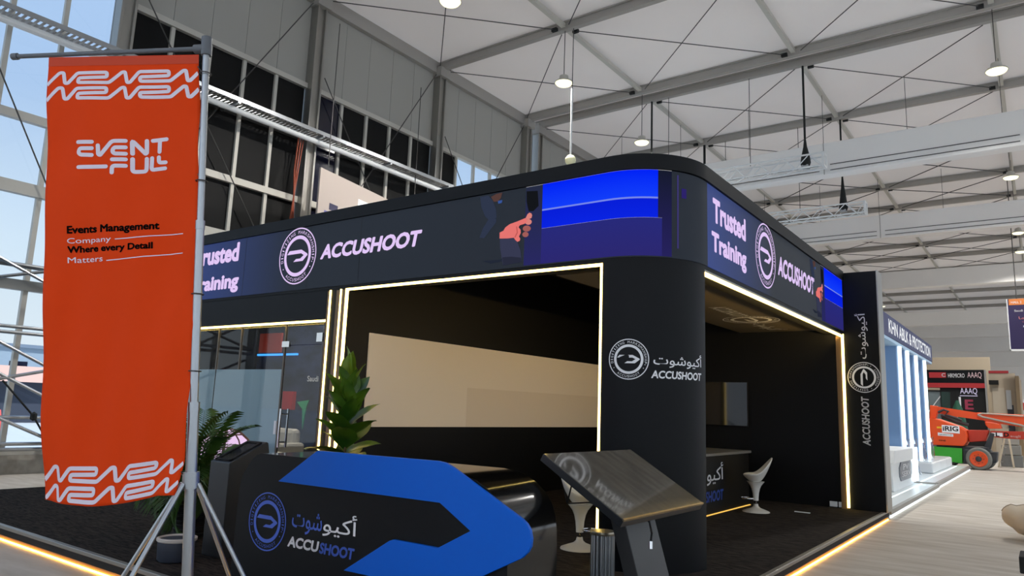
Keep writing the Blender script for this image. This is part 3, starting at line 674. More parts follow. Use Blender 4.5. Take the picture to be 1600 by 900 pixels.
boxp('room_blue_reflection', glow('blue_bar', (60, 150, 240), 1.8), -11.9, -10.72, 8.17, 8.2, 2.385, 2.42)  # glowing bar added as the blue LED line reflected in the glass
boxp('room_red_panel', mat('room_red_panel', (190, 70, 58), .6), -11.85, -11.2, 8.16, 8.2, 2.44, 2.8)
boxp('room_red_box', mat('room_red_box', (190, 30, 40), .6), -11.0, -10.68, 8.12, 8.2, 1.42, 1.74)
MB().prism([(-10.62, 1.56), (-10.3, 1.6), (-10.36, 1.46), (-10.42, 1.1), (-10.46, 1.44)], lambda a_, b_, w: Vector((a_, 8.2-w, b_)), 0, .02).build('room_green_ribbon', mat('ribbon_green', (70, 170, 120), .6), bo)
for x0, x1 in ((-9.95, -9.6), (-9.5, -9.1), (-8.6, -8.1)): boxp('room_curtain', mat('room_curtain', (112, 104, 94), .8), x0, x1, 8.1, 8.18, ZP, 2.9)
m_ = MB(); write(m_, 'Saudi', plane((0, 8.19, 0), (1, 0, 0), (0, 0, 1), (0, -1, 0)), -10.4, -10.1, 1.92, 2.02, .02, .0); m_.build('room_lettering', VINYL, bo)
rl = bpy.data.lights.new('room_fill_light', 'AREA'); rl.energy = 45; rl.size = 1.0; rl.color = (1, .94, .86)
ro = bpy.data.objects.new('room_fill_light', rl); COL.objects.link(ro); ro.location = (-9.7, 7.2, 3.6)  # added area light, unseen, brightening the meeting room
# ---- television and desk inside the booth
tv = thing('television', 'dark glossy television on the rear wall inside the right opening', 'television', (-5.0, 13.3, 1.4))
MB().box(-5.74, -4.32, 13.23, 13.27, 1.42, 2.22).build('bezel', BLKM, tv, bev=.006)
MB().box(-5.73, -4.33, 13.222, 13.23, 1.43, 2.21).build('display_panel', mat('tv_glass', (10, 10, 11), .05, spec=.4), tv)
MB().box(-5.2, -4.9, 13.27, 13.3, 1.7, 1.95).build('wall_mount', BLKM, tv)
dk = thing('reception_desk', 'black desk with white and blue lettering inside the right opening', 'desk', (-4.35, 10.6, ZP))
MB().box(-4.75, -4.03, 9.0, 12.35, ZP, 1.0).build('desk_body', BLK, dk, bev=.01)
MB().box(-4.78, -4.0, 8.97, 12.4, 1.0, 1.04).build('desk_top', mat('desk_top', (120, 116, 110), .3), dk, bev=.006)
MB().box(-4.028, -4.01, 9.0, 12.35, ZP+.004, ZP+.016).build('plinth_light', glow('dim_warm_led', (1.1, .62, .12), 1.0, True), dk)
DM = plane((-4.028, 0, 0), (0, 1, 0), (0, 0, 1), (1, 0, 0))
BLUEV = mat('blue_vinyl', (66, 100, 200), .5)
m_ = MB(); write(m_, AR_R, DM, 10.45, 11.12, .58, .9, .008, .003); m_.build('arabic_lettering', VINYL, dk)
m_ = MB(); write(m_, AR_L, DM, 9.75, 10.4, .58, .9, .008, .003); m_.build('arabic_lettering', BLUEV, dk)
m_ = MB(); write(m_, 'ACCU', DM, 9.75, 10.38, .34, .5, .03, .003, .1); m_.build('lettering', VINYL, dk)
m_ = MB(); write(m_, 'SHOOT', DM, 10.4, 11.12, .34, .5, .03, .003, .1); m_.build('lettering', BLUEV, dk)
pp = MB().box(-3.25, -3.02, 12.1, 12.14, ZP+.001, ZP+.012)
tag(pp.build('paper_scrap', PWHT), 'small white paper scrap on the black carpet beside the right bar stool', 'paper')
# ---- bar stools
def stool(x, y, rz, label):
    t = thing('bar_stool', label, 'stool', (x, y, ZP), 'white bar stools', rz)
    t_ = WORLD[t.name]; T = lambda p: t_ @ Vector(p)
    def seat(u, v):                                        # u: angle, v: 0 centre .. 1 rim; back rises at +x
        a = u; r = v
        rx = .20*r*(1+.05*math.cos(a)); ry = .205*r
        up = max(0, math.cos(a))
        z = .43+.115*r**1.7+.29*up**1.5*r**3+.03*abs(math.sin(a))*r**4
        return T((rx*math.cos(a)+.06*up*r**3, ry*math.sin(a), z))
    us = [i*2*PI/28 for i in range(29)]; vs = [i/8 for i in range(9)]
    o = MB().grid(seat, us, vs).build('seat', WHT, t, 60, False)
    md = o.modifiers.new('thickness', 'SOLIDIFY'); md.thickness = .022; md.offset = -1
    md = o.modifiers.new('smooth', 'SUBSURF'); md.levels = md.render_levels = 1
    MB().lathe([(.135, .458), (.112, .43), (.084, .395), (.062, .345), (.048, .28), (.042, .22), (.04, .17)], T((0, 0, 0)), 24).build('stem', WHT, t, 60)
    MB().lathe([(.022, .05), (.022, .22)], T((0, 0, 0)), 16).build('gas_column', CHR, t, 60)
    MB().lathe([(.205, 0), (.2, .012), (.14, .035), (.07, .06), (.04, .085), (.032, .12), (.024, .12)], T((0, 0, 0)), 32).build('base', mat('stool_base', (205, 200, 190), .3), t, 50)
    q = MB(); q.torus(T((-.13, 0, .2)), .1, .009, (1, 0, 0), (0, 1, 0), 24, 6); q.tube([T((0, 0, .2)), T((-.03, 0, .2))], .012, 8); q.build('footrest', CHR, t, 60)
    return t
stool(-3.68, 11.58, math.radians(25), 'white tulip bar stool standing beside the desk inside the right opening')
stool(-4.06, 6.9, math.radians(200), 'white tulip bar stool half hidden behind the tilted touchscreen')
# ---- armchair in the glass room
ac = thing('armchair', 'pale upholstered armchair behind the glass door of the meeting room', 'armchair', (-10.35, 7.5, ZP+.006))
UPH = mat('cream_upholstery', (206, 198, 184), .8, bump=(60, .1))
MB().box(-10.75, -10.0, 7.2, 7.75, .42, .74).build('seat_cushion', UPH, ac, bev=.06)
MB().box(-10.75, -10.0, 7.68, 7.86, .42, 1.12).build('backrest', UPH, ac, bev=.07)
for x in (-10.86, -10.02): MB().box(x, x+.13, 7.18, 7.86, .38, .9).build('armrest', UPH, ac, bev=.05)
for x in (-10.7, -10.05):
    for y in (7.28, 7.74): MB().tube([(x, y, ZP+.006), (x, y, .42)], .02, 8).build('leg', CHR, ac)
tb = thing('side_table', 'pale low table just inside the glass door of the meeting room', 'table', (-9.1, 6.9, ZP+.006))
MB().box(-9.75, -8.5, 6.62, 7.1, .76, .8).build('table_top', mat('table_top', (206, 196, 178), .4), tb, bev=.01)
MB().box(-9.6, -8.65, 6.7, 7.02, ZP+.006, .76).build('table_base', UPH, tb, bev=.02)
# ================================================================== FEATHER BANNER ON A TRIPOD POLE
bn = thing('banner_stand', 'tall orange event banner with white zigzag bands on a steel tripod pole', 'banner', (-4.30, 2.60, 0))
HUB, TOP = Vector((-4.33, 2.585, 1.08)), Vector((-4.473, 2.445, 3.97))
pd = (TOP-HUB); pole_at = lambda z: HUB+pd*((z-HUB.z)/pd.z)
MB().tube([pole_at(.05), pole_at(1.5)], .034, 14).tube([pole_at(1.5), pole_at(1.56)], .037, 14).build('lower_pole', STEEL, bn, 60)
MB().tube([pole_at(1.56), pole_at(2.72)], .027, 14).tube([pole_at(2.68), pole_at(2.74)], .03, 14).build('middle_pole', STEEL, bn, 60)
MB().tube([pole_at(2.72), pole_at(3.97)], .022, 14).build('upper_pole', STEEL, bn, 60)
GP = mat('grey_plastic', (96, 100, 106), .5)
ARM0 = Vector((-5.732, 1.76, 3.935))
MB().tube([pole_at(3.9), pole_at(4.03)], .034, 12).tube([pole_at(3.95), pole_at(3.95)+(ARM0-TOP)*.06], .03, 12).build('top_bracket', GP, bn, 60)
MB().tube([TOP-Vector((0, 0, .02)), ARM0], .016, 10).tube([ARM0, ARM0+(ARM0-TOP)*.03], .024, 10).build('cross_arm', GP, bn, 60)
MB().tube([pole_at(1.03), pole_at(1.13)], .05, 14).build('tripod_collar', STEEL, bn, 60)
cR, cF = Vector((.81, .587, 0)), Vector((-.587, .81, 0))
for d in (-cR, cR, -cR*.53-cF*.85, cR*.3+cF*.95):
    MB().tube([HUB+d*.05+Vector((0, 0, -.02)), Vector((-4.27, 2.6, .012))+d*.66], .014, 8).build('leg', STEEL, bn, 60)
TL, TR = Vector((-5.509, 1.877, 3.917)), Vector((-4.514, 2.42, 3.905))
BL, BR = Vector((-5.239, 2.106, .898)), Vector((-4.375, 2.541, .99))
BNn = (TR-TL).cross(BL-TL).normalized()
if BNn.dot(Vector((0, 0, 1.6))-TL) < 0: BNn = -BNn
BU = (TR-TL).normalized()
def ban(u, v, w=0.0):
    v = min(v, .999)
    p = TL.lerp(TR, u).lerp(BL.lerp(BR, u), v)
    p = p+BU*(u*(.055*math.sin(PI*min(v/.95, 1)*.75)*(1 if v < .93 else max(0, (1-v)/.07))))
    p = p+Vector((0, 0, -.05*math.sin(PI*min(u*1.15, 1))*max(0, v-.5)**3*8))
    wv = .014*math.sin(v*5.2+u*3.5)*(1-v*.3)+.008*math.sin(u*9-v*7)+.02*(u-.5)*(v**2)+.012*math.exp(-((u-.05)/.09)**2)*math.sin(v*24)+.012*math.exp(-((1-u)/.06)**2)*math.sin(v*31+1)
    wv = wv*1.0+.010*math.sin(v*17+u*6)*math.sin(u*5+1)+.006*math.sin(u*23+v*11)*(.4+v)
    return p+BNn*(wv*min(1, v*8)+w)
ORNG = mat('orange_cloth', (226, 66, 14), .75, spec=.12, bump=(9, .1))
cl = MB().grid(lambda u, v: ban(u, v), [i/40 for i in range(41)], [i/110 for i in range(111)])
clo = cl.build('banner_cloth', ORNG, bn, 180, False); md = clo.modifiers.new('thickness', 'SOLIDIFY'); md.thickness = .002; md.offset = -1
MB().grid(lambda u, v: ban(u, .001+v*.022, .0035), [i/30 for i in range(31)], [0, .5, 1]).build('top_hem', mat('orange_hem', (196, 58, 16), .7), bn, 180, False)
WPR, BPR = mat('white_print', (226, 216, 228), .6), mat('black_print', (9, 5, 5), .8, spec=.05)
def refine(pts, n=10):
    q = []
    for a, b in zip(pts[:-1], pts[1:]): q += [(a[0]+(b[0]-a[0])*i/n, a[1]+(b[1]-a[1])*i/n) for i in range(n)]
    return q+[pts[-1]]
def rounded(pts, r=.012, asp=2.98):
    out = [pts[0]]
    for i in range(1, len(pts)-1):
        a, b, c = (Vector((p[0], p[1]*asp)) for p in (pts[i-1], pts[i], pts[i+1]))
        k = min(r, (a-b).length*.45, (c-b).length*.45)
        p0, p1 = b+(a-b).normalized()*k, b+(c-b).normalized()*k
        for t in (0, .25, .5, .75, 1):
            q = p0*(1-t)**2+b*2*t*(1-t)+p1*t*t; out.append((q.x, q.y/asp))
    return out+[pts[-1]]
ASP = 2.98                                           # cloth height / width
def bstroke(mb, pts, wd, clipv=.9985, r=.012, cap=False):
    """stroke in cloth fractions; built in square units then bent onto the cloth"""
    sqp = [(u, v*ASP) for u, v in refine(rounded(pts, r), 6)]
    Q = lambda a, b, w: ban(min(max(a, .002), .998), min(b/ASP, clipv), .004+w)
    mb.strip(sqp, wd, Q)
    if cap:
        for p in (sqp[0], sqp[-1]): mb.ring(Q, 0, wd/2, p, .0003, 14)
ZZ = [(0.0, .139), (.085, .0), (.112, .0), (.125, .12), (.145, .12), (.205, 0.005), (.4, 0.0), (.4, .053), (.215, .062), (.21, .113), (.415, .115), (.5, 0), (.52, 0), (.535, .118), (.555, .118), (.615, .0), (.81, 0), (.81, .052), (.62, .06), (.622, .108), (.82, .11), (.905, -.005), (.92, -.003), (.93, .108), (.945, .108), (1.0, .02)]
for v0, nm in ((.0405, 'zigzag_print'), (.079, 'zigzag_print'), (.927, 'zigzag_print'), (.966, 'zigzag_print')):
    m_ = MB(); bstroke(m_, [(u, v0+v*.222) for u, v in ZZ], .0245, r=.014); m_.build(nm, WPR, bn, None, False)
EV = lambda X, Y: ((110+X/10-75.5)/234, (220+Y/10-88.3)/696)
for word in ([[(165, 140), (385, 145)], [(385, 250), (200, 247), (178, 285), (178, 322), (215, 352), (385, 362)]],
             [[(478, 205), (485, 350), (515, 365), (690, 135), (890, 133)]],
             [[(890, 240), (735, 242), (706, 275), (706, 320), (740, 345), (890, 345)]],
             [[(985, 340), (982, 125), (1165, 335), (1183, 318), (1185, 122)]], [[(1275, 120), (1490, 103)], [(1385, 120), (1380, 310)]],
             [[(180, 555), (605, 555)]], [[(700, 440), (890, 438)], [(697, 655), (700, 545), (890, 543)]],
             [[(985, 430), (985, 640), (1185, 630), (1185, 420)]], [[(1265, 410), (1262, 610), (1475, 590)], [(1372, 400), (1375, 492), (1480, 490)]]):
    m_ = MB()
    for st_ in word: bstroke(m_, [EV(*p) for p in st_], .0275, r=.02, cap=True)
    m_.build('logo_print', WPR, bn, None, False)
def btext(tx, x0, x1, yt, yb, m_, bd, tilt):
    Q = lambda a, b, w: ban((a-74)/235, (b-88-tilt*(a-x0))/696, .004+w)
    ext = lambda t: (lambda xs: (min(xs), max(xs)))([v[0] for v in glyphs(t, bd)[0]])
    yex = lambda t: (lambda ys: (min(ys), max(ys)))([v[1] for v in glyphs(t, bd)[0]])
    f0, f1 = ext(tx); g0, g1 = yex(tx); ws = tx.split(' ')
    for i, w_ in enumerate(ws):
        b1 = ext(' '.join(ws[:i+1]))[1]; a0, a1 = ext(w_); b0 = b1-(a1-a0); h0, h1 = yex(w_)
        sc = lambda x: x0+(x-f0)/(f1-f0)*(x1-x0); sy = lambda y: yb+(y-g0)/(g1-g0)*(yt-yb)
        q = MB(); write(q, w_, Q, sc(b0), sc(b1), sy(h0), sy(h1), bd, .0); q.build('lettering', m_, bn, None, False)
btext('Events Management', 110, 251, 370, 386, BPR, .04, .028); btext('Company', 110, 178, 389.5, 400.5, WPR, .004, .028)
btext('Where every Detail', 110, 242, 402, 416, BPR, .04, .028); btext('Matters', 110, 165, 419.5, 428.5, WPR, .004, .028)
for a, b in (((184, 392.5), (286, 386)), ((171, 426), (286, 417))):
    m_ = MB(); bstroke(m_, [((p[0]-74)/235, (p[1]-88)/696) for p in (a, b)], .006); m_.build('rule_print', WPR, bn, None, False)
for v in (.03, .29, .55, .72, .95):
    a = ban(.995, v, .004); b = pole_at(a.z-.05); m_ = MB()
    m_.tube([a, (a+b)/2+Vector((0, 0, -.01)), b], .004, 6); m_.torus(b, .036, .004); m_.build('tie', CABLE, bn)
# ================================================================== COUNTER
aC = math.radians(3); dC, nC = Vector((math.cos(aC), math.sin(aC), 0)), Vector((-math.sin(aC), math.cos(aC), 0)); PC = Vector((-4.0, 3.72, 0))
CM = lambda a, b, w: PC+dC*a+Vector((0, 0, b))-nC*w
ct = thing('info_counter', 'long black counter with a big blue arrow panel and ring logo on its front', 'counter', PC+Vector((0, 0, ZP)), rz=aC)
prof = [(-1.40, ZP), (-1.385, .85), (-1.37, .94), (-1.318, 1.03), (-1.252, 1.11), (-1.2, 1.145), (-1.14, 1.16), (.80, 1.16), (.9, 1.15), (1.0, 1.125), (1.09, 1.08), (1.165, 1.02), (1.215, .95), (1.245, .87), (1.258, .78), (1.262, .68), (1.265, ZP)]
MB().prism(prof, CM, -.62, -.004).build('counter_body', BLKG, ct, 35)
MB().prism(prof, CM, -.004, 0).build('front_panel', BLK, ct, 35)
BLU = mat('blue_acrylic', (0, 94, 205), .4, spec=.2)
ARW = [(-.883, .964), (-.49, 1.213), (-.465, 1.224), (.70, 1.229), (.76, 1.222), (.82, 1.2), (1.37, .932), (1.41, .905), (1.436, .87), (1.448, .82), (1.444, .775), (1.425, .74), (1.382, .70), (.824, .413), (-.106, .413), (.31, .668), (.345, .68), (.733, .676), (.99, .813), (.73, .962)]
MB().prism(ARW, CM, .002, .03).build('arrow_panel', BLU, ct, bev=.003)
MB().prism([(-1.2, ZP+.001), (1.2, ZP+.001), (1.2, ZP+.02), (-1.2, ZP+.02)], CM, -.5, -.1).build('plinth', BLKM, ct)
CMV = lambda a, b, w: CM(a, b, w+.002)
emblem(MB(), CMV, (-1.003, .645), .222, .001).build('emblem', BLUEV, ct)
for tx, x0, x1, z0, z1, bd, m_, nm in ((AR_R, -.375, -.03, .615, .79, .006, VINYL, 'arabic_lettering'), (AR_L, -.715, -.385, .6, .765, .006, BLUEV, 'arabic_lettering'), ('ACCU', -.745, -.40, .49, .57, .04, VINYL, 'lettering'), ('SHOOT', -.395, -.035, .486, .566, .04, BLUEV, 'lettering')):
    q = MB(); write(q, tx, CMV, x0, x1, z0, z1, bd, .001, .12 if nm == 'lettering' else 0); q.build(nm, m_, ct)
# ---- slim kiosk behind its left end
ks = thing('lectern_kiosk', 'slim black kiosk with a sloped recessed top at the left end of the counter', 'kiosk', (-6.25, 4.2, ZP))
KP = plane((-6.40, 0, 0), (0, 1, 0), (0, 0, 1), (1, 0, 0))
MB().prism([(4.0, ZP), (4.62, ZP), (4.4, 1.175), (4.38, 1.185), (4.0, 1.0)], KP, 0, .31).build('kiosk_body', mat('kiosk_black', (24, 26, 32), .4), ks, bev=.006)
kt = (Vector((0, .38, .185))).normalized(); KT = plane((-6.365, 4.0, 1.0), (1, 0, 0), kt, Vector((0, -kt.z, kt.y)))
fr = MB()
for a, b, c, d in ((0, .03, .03, .39), (.21, .24, .03, .39), (0, .24, .03, .05), (0, .24, .37, .39)): fr.prism([(a, c), (b, c), (b, d), (a, d)], KT, .001, .012)
fr.build('screen_frame', BLKM, ks)
MB().prism([(.03, .05), (.21, .05), (.21, .37), (.03, .37)], KT, .001, .004).build('touch_screen', mat('kiosk_glass', (30, 29, 27), .15), ks)
# ---- tilted touchscreen on a leaning pedestal
ts = thing('touchscreen_stand', 'large tilted glossy touchscreen table on a leaning black pedestal before the corner pillar', 'touchscreen', (-2.44, 5.25, ZP))
qA, qB, qC, qD = Vector((-2.99, 4.536, 1.277)), Vector((-2.978, 5.915, 1.276)), Vector((-2.287, 5.859, .891)), Vector((-2.299, 4.481, .891))
tu, tv_ = (qB-qA), (qD-qA); tn = -tu.cross(tv_).normalized()
if tn.z < 0: tn = -tn
TM = lambda a, b, w: qA+tu*a+tv_*b+tn*w
MB().prism([(0, 0), (1, 0), (1, 1), (0, 1)], TM, -.06, -.004).build('casing', mat('casing_black', (16, 17, 20), .35), ts, bev=.004)
MB().prism([(.004, .006), (.996, .006), (.996, .994), (.004, .994)], TM, -.004, 0).build('glass_top', mat('touch_glass', (124, 116, 102), .06, spec=.9, coat=1.0, noise=((100, 94, 84), 3, (1, 4, 1), 6)), ts)  # beige reflected haze and streaks put into the glass colour
MB().prism([(0, .985), (1, .985), (1, 1.004), (0, 1.004)], TM, -.012, .003).build('edge_strip', mat('gold_edge', (150, 130, 95), .25, .8), ts)
lg = MB(); c0, c1 = Vector((-2.66, 5.2, 1.03)), Vector((-2.44, 5.27, ZP+.02)); wy = Vector((0, .25, 0)); tx_ = Vector((.06, 0, 0))
lg.add([c+wy*i+tx_*j for c in (c0, c1) for i in (-1, 1) for j in (-1, 1)], [(0, 1, 3, 2), (4, 6, 7, 5), (0, 4, 5, 1), (2, 3, 7, 6), (0, 2, 6, 4), (1, 5, 7, 3)])
lg.build('pedestal', mat('pedestal_grey', (54, 54, 55), .45), ts, bev=.006)
MB().box(-2.75, -2.2, 4.95, 5.6, ZP, ZP+.02).build('foot_plate', BLKM, ts, bev=.004)
MB().tube([TM(.12, .06, -.06), TM(.3, .2, -.36), TM(.55, .24, -.36)], .006, 6).tube([TM(.3, .2, -.36), TM(.26, .14, -.06)], .006, 6).build('cable_bracket', BLKM, ts)
MB().tube([TM(.35, .8, -.06), Vector((-2.36, 5.0, .82)), Vector((-2.35, 5.02, .74)), Vector((-2.34, 4.98, .68))], .008, 6).build('power_cable', BLKM, ts)
MB().tube([Vector((-2.34, 4.98, .69)), Vector((-2.335, 4.97, .64))], .014, 8).build('plug', CHR, ts)
bp_ = thing('ribbed_post', 'silver ribbed metal post standing beside the touchscreen pedestal', 'post', (-3.07, 5.6, ZP))
ribs = MB(); ribs.lathe([(.088, 0), (.088, .43)], (-3.07, 5.6, ZP), 24)
for k in range(16):
    a = k*2*PI/16; ribs.tube([(-3.07+.09*math.cos(a), 5.6+.09*math.sin(a), ZP+.01), (-3.07+.09*math.cos(a), 5.6+.09*math.sin(a), ZP+.42)], .012, 6)
ribs.build('ribbed_body', STEEL, bp_, 50)
MB().lathe([(.105, .42), (.11, .435), (.105, .45), (.0, .458)], (-3.07, 5.6, ZP), 28).build('cap', mat('brushed_cap', (176, 166, 146), .3, .7), bp_, 40)
# ================================================================== PLANTS
def leaf_mesh(L, Wd, droop, fold=.25, n=8):
    """broad leaf along +x from the origin, arching down"""
    vs = []; fs = []
    for i in range(n+1):
        t = i/n; wd = Wd*math.sin(PI*min(1, t**.75*.97+.02))**.8*.5; x = L*t*(1-.12*droop*t); z = -droop*L*.5*t*t+.18*L*t
        for j, sgn in enumerate((-1, -.5, 0, .5, 1)): vs.append(Vector((x, wd*sgn, z+abs(sgn)*wd*fold+.006*math.sin(9*t+sgn))))
    for i in range(n): fs += [(i*5+j, i*5+j+1, (i+1)*5+j+1, (i+1)*5+j) for j in range(4)]
    return vs, fs
LEAF = mat('leaf_green', (44, 84, 22), .35, noise=((92, 126, 30), 3.5, (1, 1, 1), 3)); LEAFY = mat('led_lit_leaf', (124, 148, 36), .38, noise=((96, 130, 30), 5, (1, 1, 1), 3))  # yellower leaves: LED light on the plant put into their colour
pl = thing('potted_broadleaf_plant', 'potted broad-leaved green plant rising behind the blue arrow counter', 'plant', (-6.08, 5.35, ZP))
PX, PY = -6.08, 5.35
MB().lathe([(.12, 0), (.17, .02), (.2, .38), (.21, .42), (.185, .42), (.18, .36), (.0, .36)], (PX, PY, ZP), 28).build('pot', mat('plant_pot', (60, 58, 56), .5), pl, 50)
MB().tube([(PX, PY, ZP+.34), (PX+.01, PY, 1.0), (PX-.01, PY+.01, 1.85)], [.02, .016, .008], 8).build('stem', mat('stem_brown', (84, 70, 44), .7), pl, 60)
rnd = random.Random(3)
for i in range(34):
    f = i/33; z = .78+1.05*f; az = i*2.39996+.3; el = math.radians(18+56*f**1.3+rnd.uniform(-9, 9)); L = (.52-.16*f)*rnd.uniform(.9, 1.12)
    vs, fs = leaf_mesh(L, L*.54, .55*(1-f)+.12)
    M4 = Matrix.Translation((PX, PY, z)) @ Matrix.Rotation(az, 4, 'Z') @ Matrix.Rotation(-el, 4, 'Y') @ Matrix.Rotation(rnd.uniform(-.4, .4), 4, 'X')
    MB().add([M4 @ v for v in vs], fs).build('leaf', LEAFY if (f > .86 or i in (1, 9)) else LEAF, pl, 180, False)
pm = thing('potted_palm', 'feathery green palm between the banner pole and the slim kiosk', 'plant', (-7.3, 4.42, ZP))
QX, QY = -7.3, 4.42
pb = MB().lathe([(.13, 0), (.17, .05), (.19, .3), (.2, .34), (.175, .34), (.17, .3), (.0, .3)], (QX, QY, ZP), 28)
for k in range(7): pb.torus((QX, QY, ZP+.04+.042*k), .168+.004*k, .012)
pb.build('woven_pot', mat('black_wicker', (24, 23, 22), .7), pm, 50)
PALM = mat('palm_green', (38, 70, 24), .5, noise=((64, 96, 34), 4, (1, 1, 1), 2))
rnd = random.Random(5)
for i in range(32):
    az = i*2.4+rnd.uniform(-.3, .3); el = math.radians(88-2.1*i); L = rnd.uniform(.72, .92)*(1.0-.014*i)*(.8 if math.cos(az-.63) > .5 and i > 12 else 1); h0 = .42+.02*i % .12
    base = Vector((QX, QY, ZP+h0)); pts = []; p = base.copy(); n = 14; e_ = el
    hz = Vector((math.cos(az), math.sin(az), 0))
    for k in range(n+1):
        pts.append(p.copy()); p = p+(hz*math.cos(e_)+Vector((0, 0, math.sin(e_))))*(L*1.15/n); e_ -= math.radians(2.3+i*.24+k*.35)
    q = MB(); q.tube(pts, [.008*(1-k/n*.8) for k in range(n+1)], 5)
    side = hz.cross(Vector((0, 0, 1)))
    for k in range(3, n+1):
        for sub in (0, .5):
            if k == n and sub: continue
            o_ = pts[k].lerp(pts[min(k+1, n)], sub); d = (pts[k]-pts[k-1]).normalized(); ll = .22*math.sin(PI*min(1, (k+sub-2)/(n-1)))**.5+.05
            for sg in (-1, 1):
                tip = o_+(side*sg*.75+d*.75+Vector((0, 0, -.28))).normalized()*ll; md_ = o_.lerp(tip, .5)+Vector((0, 0, .015))
                up_ = d*.019
                q.add([o_-up_*.5, md_-up_, tip, md_+up_], [(0, 1, 2, 3)])
    q.build('frond', PALM, pm, None, False)
bk = thing('bucket_planter', 'low dark tub with a white rim on the carpet behind the tripod legs', 'tub', (-6.3, 3.69, ZP))
MB().lathe([(.13, 0), (.15, .02), (.158, .19)], (-6.3, 3.69, ZP), 28).build('tub_body', mat('tub_slate', (52, 58, 70), .5), bk, 50)
MB().lathe([(.158, .17), (.168, .18), (.168, .2), (.15, .205), (.145, .19), (0, .185)], (-6.3, 3.69, ZP), 28).build('rim', mat('tub_rim', (196, 190, 182), .5), bk, 50)
rm = thing('dome_lamp_cabinet', 'red cabinet topped by a lit pink stained-glass dome behind the palm', 'lamp', (-8.35, 5.4, ZP))
RX, RY = -8.35, 5.4
MB().lathe([(.3, 0), (.34, .03), (.34, .1), (.26, .14), (.24, .5), (.3, .56), (.3, .62), (.1, .66)], (RX, RY, ZP), 28).build('cabinet_body', mat('cabinet_red', (128, 28, 30), .35), rm, 50)
MB().lathe([(.36, .66), (.335, .8), (.27, .92), (.16, 1.01), (.05, 1.045), (.0, 1.05)], (RX, RY, ZP), 32).build('glass_dome', glow('dome_pink', (236, 204, 240), 1.0), rm, 60)
rb = MB()
for k in range(10):
    a = k*2*PI/10; rb.tube([(RX+r*math.cos(a), RY+r*math.sin(a), ZP+z) for r, z in ((.362, .66), (.338, .8), (.273, .92), (.163, 1.012), (.02, 1.05))], .02 if k % 2 else .01, 6)
for r, z in ((.362, .67), (.322, .84), (.2, .985)): rb.torus((RX, RY, ZP+z), r, .009)
rb.build('dome_ribs', mat('dome_bronze', (96, 62, 58), .5), rm, 60)
MB().box(RX-.1, RX+.14, RY-.33, RY-.3, ZP+.2, ZP+.44).build('yellow_plate', mat('yellow_plate', (196, 150, 40), .5), rm)

# ================================================================== NEIGHBOURING BLUE BOOTH WITH COLUMNS
nb = thing('column_booth', 'blue and white booth with tall light columns under a lettered fascia beyond the black wing', 'booth', (-5, 24, 0))
LGR = mat('pale_deck', (206, 214, 216), .3); NAVY = mat('navy_fascia', (34, 42, 92), .5); BLUP = mat('royal_blue_panel', (30, 62, 150), .45); PALEB = mat('pale_blue_panel', (170, 200, 226), .5)
def nbp(nm, m_, *a, bev=0): return MB().box(*a).build(nm, m_, nb, bev=bev)
nbp('deck', LGR, -9.5, -2.2, 13.95, 21.05, 0, .12)
nbp('deck', LGR, -9.5, -2.24, 21.15, 31.0, 0, .14)
nbp('deck_edge', ALU, -2.24, -2.17, 13.95, 21.05, .06, .135); nbp('deck_edge', ALU, -2.28, -2.2, 21.15, 31.0, .07, .155)
nbp('deck_light', ICE, -2.2, -2.185, 13.95, 21.05, .006, .035); nbp('deck_light', ICE, -2.24, -2.225, 21.15, 31.0, .006, .035)
nbp('floor_light', ICE, -2.56, -2.53, 13.98, 20.9, .121, .124); nbp('floor_light', ICE, -2.62, -2.58, 21.2, 30.5, .141, .144)
nbp('deck_joint', ALU, -9, -2.2, 21.02, 21.18, .1, .15)
fas_b = nbp('fascia', NAVY, -3.5, -3.05, 19.56, 29.5, 3.74, 4.33, bev=.02)
nbp('fascia_return', BLUP, -8.5, -3.05, 19.5, 19.58, 3.74, 4.33)
nbp('fascia_soffit', PALEB, -8.5, -3.06, 19.6, 29.4, 3.66, 3.74)
nbp('soffit_light', ICE, -4.6, -4.5, 19.7, 29.2, 3.62, 3.66)
FN = plane((-3.049, 0, 0), (0, 1, 0), (0, 0, 1), (1, 0, 0))
m_ = MB(); write(m_, 'KHN ABLK & PROTECTION', FN, 20.5, 29.0, 3.86, 4.22, .02, .003); m_.build('lettering', glow('nb_letter', (240, 242, 246), 1), fas_b)
for y in (22.4, 23.8, 25.6, 27.6):
    cN = MB().box(-3.5, -3.12, y-.3, y+.3, .14, 3.7).build('column', mat('column_blue', (128, 164, 210), .45), nb, bev=.03)
    MB().box(-3.14, -3.08, y+.16, y+.3, .14, 3.7).box(-3.3, -3.08, y+.28, y+.34, .14, 3.7).build('blue_side', BLUP, cN)
    MB().tube([(-3.08, y-.08, .2), (-3.08, y-.08, 3.66)], .05, 10).build('light_tube', ICE, cN)
    q = MB(); rnd = random.Random(int(y*10))
    q.grid(lambda u, v: (-3.02+.05*math.sin(u*7+v*9)+.12*(1-v)*math.sin(u*3+1), y-.36+.72*u+.05*math.sin(v*8+u*5), .16+1.0*v), [i/10 for i in range(11)], [i/10 for i in range(11)])
    q.build('plastic_wrap', glass('wrap_film', (.86, .9, .93), .12), cN, 60, False)
nbp('back_panel', BLUP, -8.6, -8.5, 19.6, 29.4, .14, 3.7); nbp('lower_band', PWHT, -6.5, -3.6, 29.4, 29.5, .14, 3.5)
wd_ = thing('white_reception_desk', 'white faceted reception desk with a grey logo plate on the glowing deck', 'desk', (-2.9, 18.6, .12))
DW = plane((0, 0, 0), (0, 1, 0), (0, 0, 1), (1, 0, 0)); DP = lambda a, b, w: Vector((w, a, b))
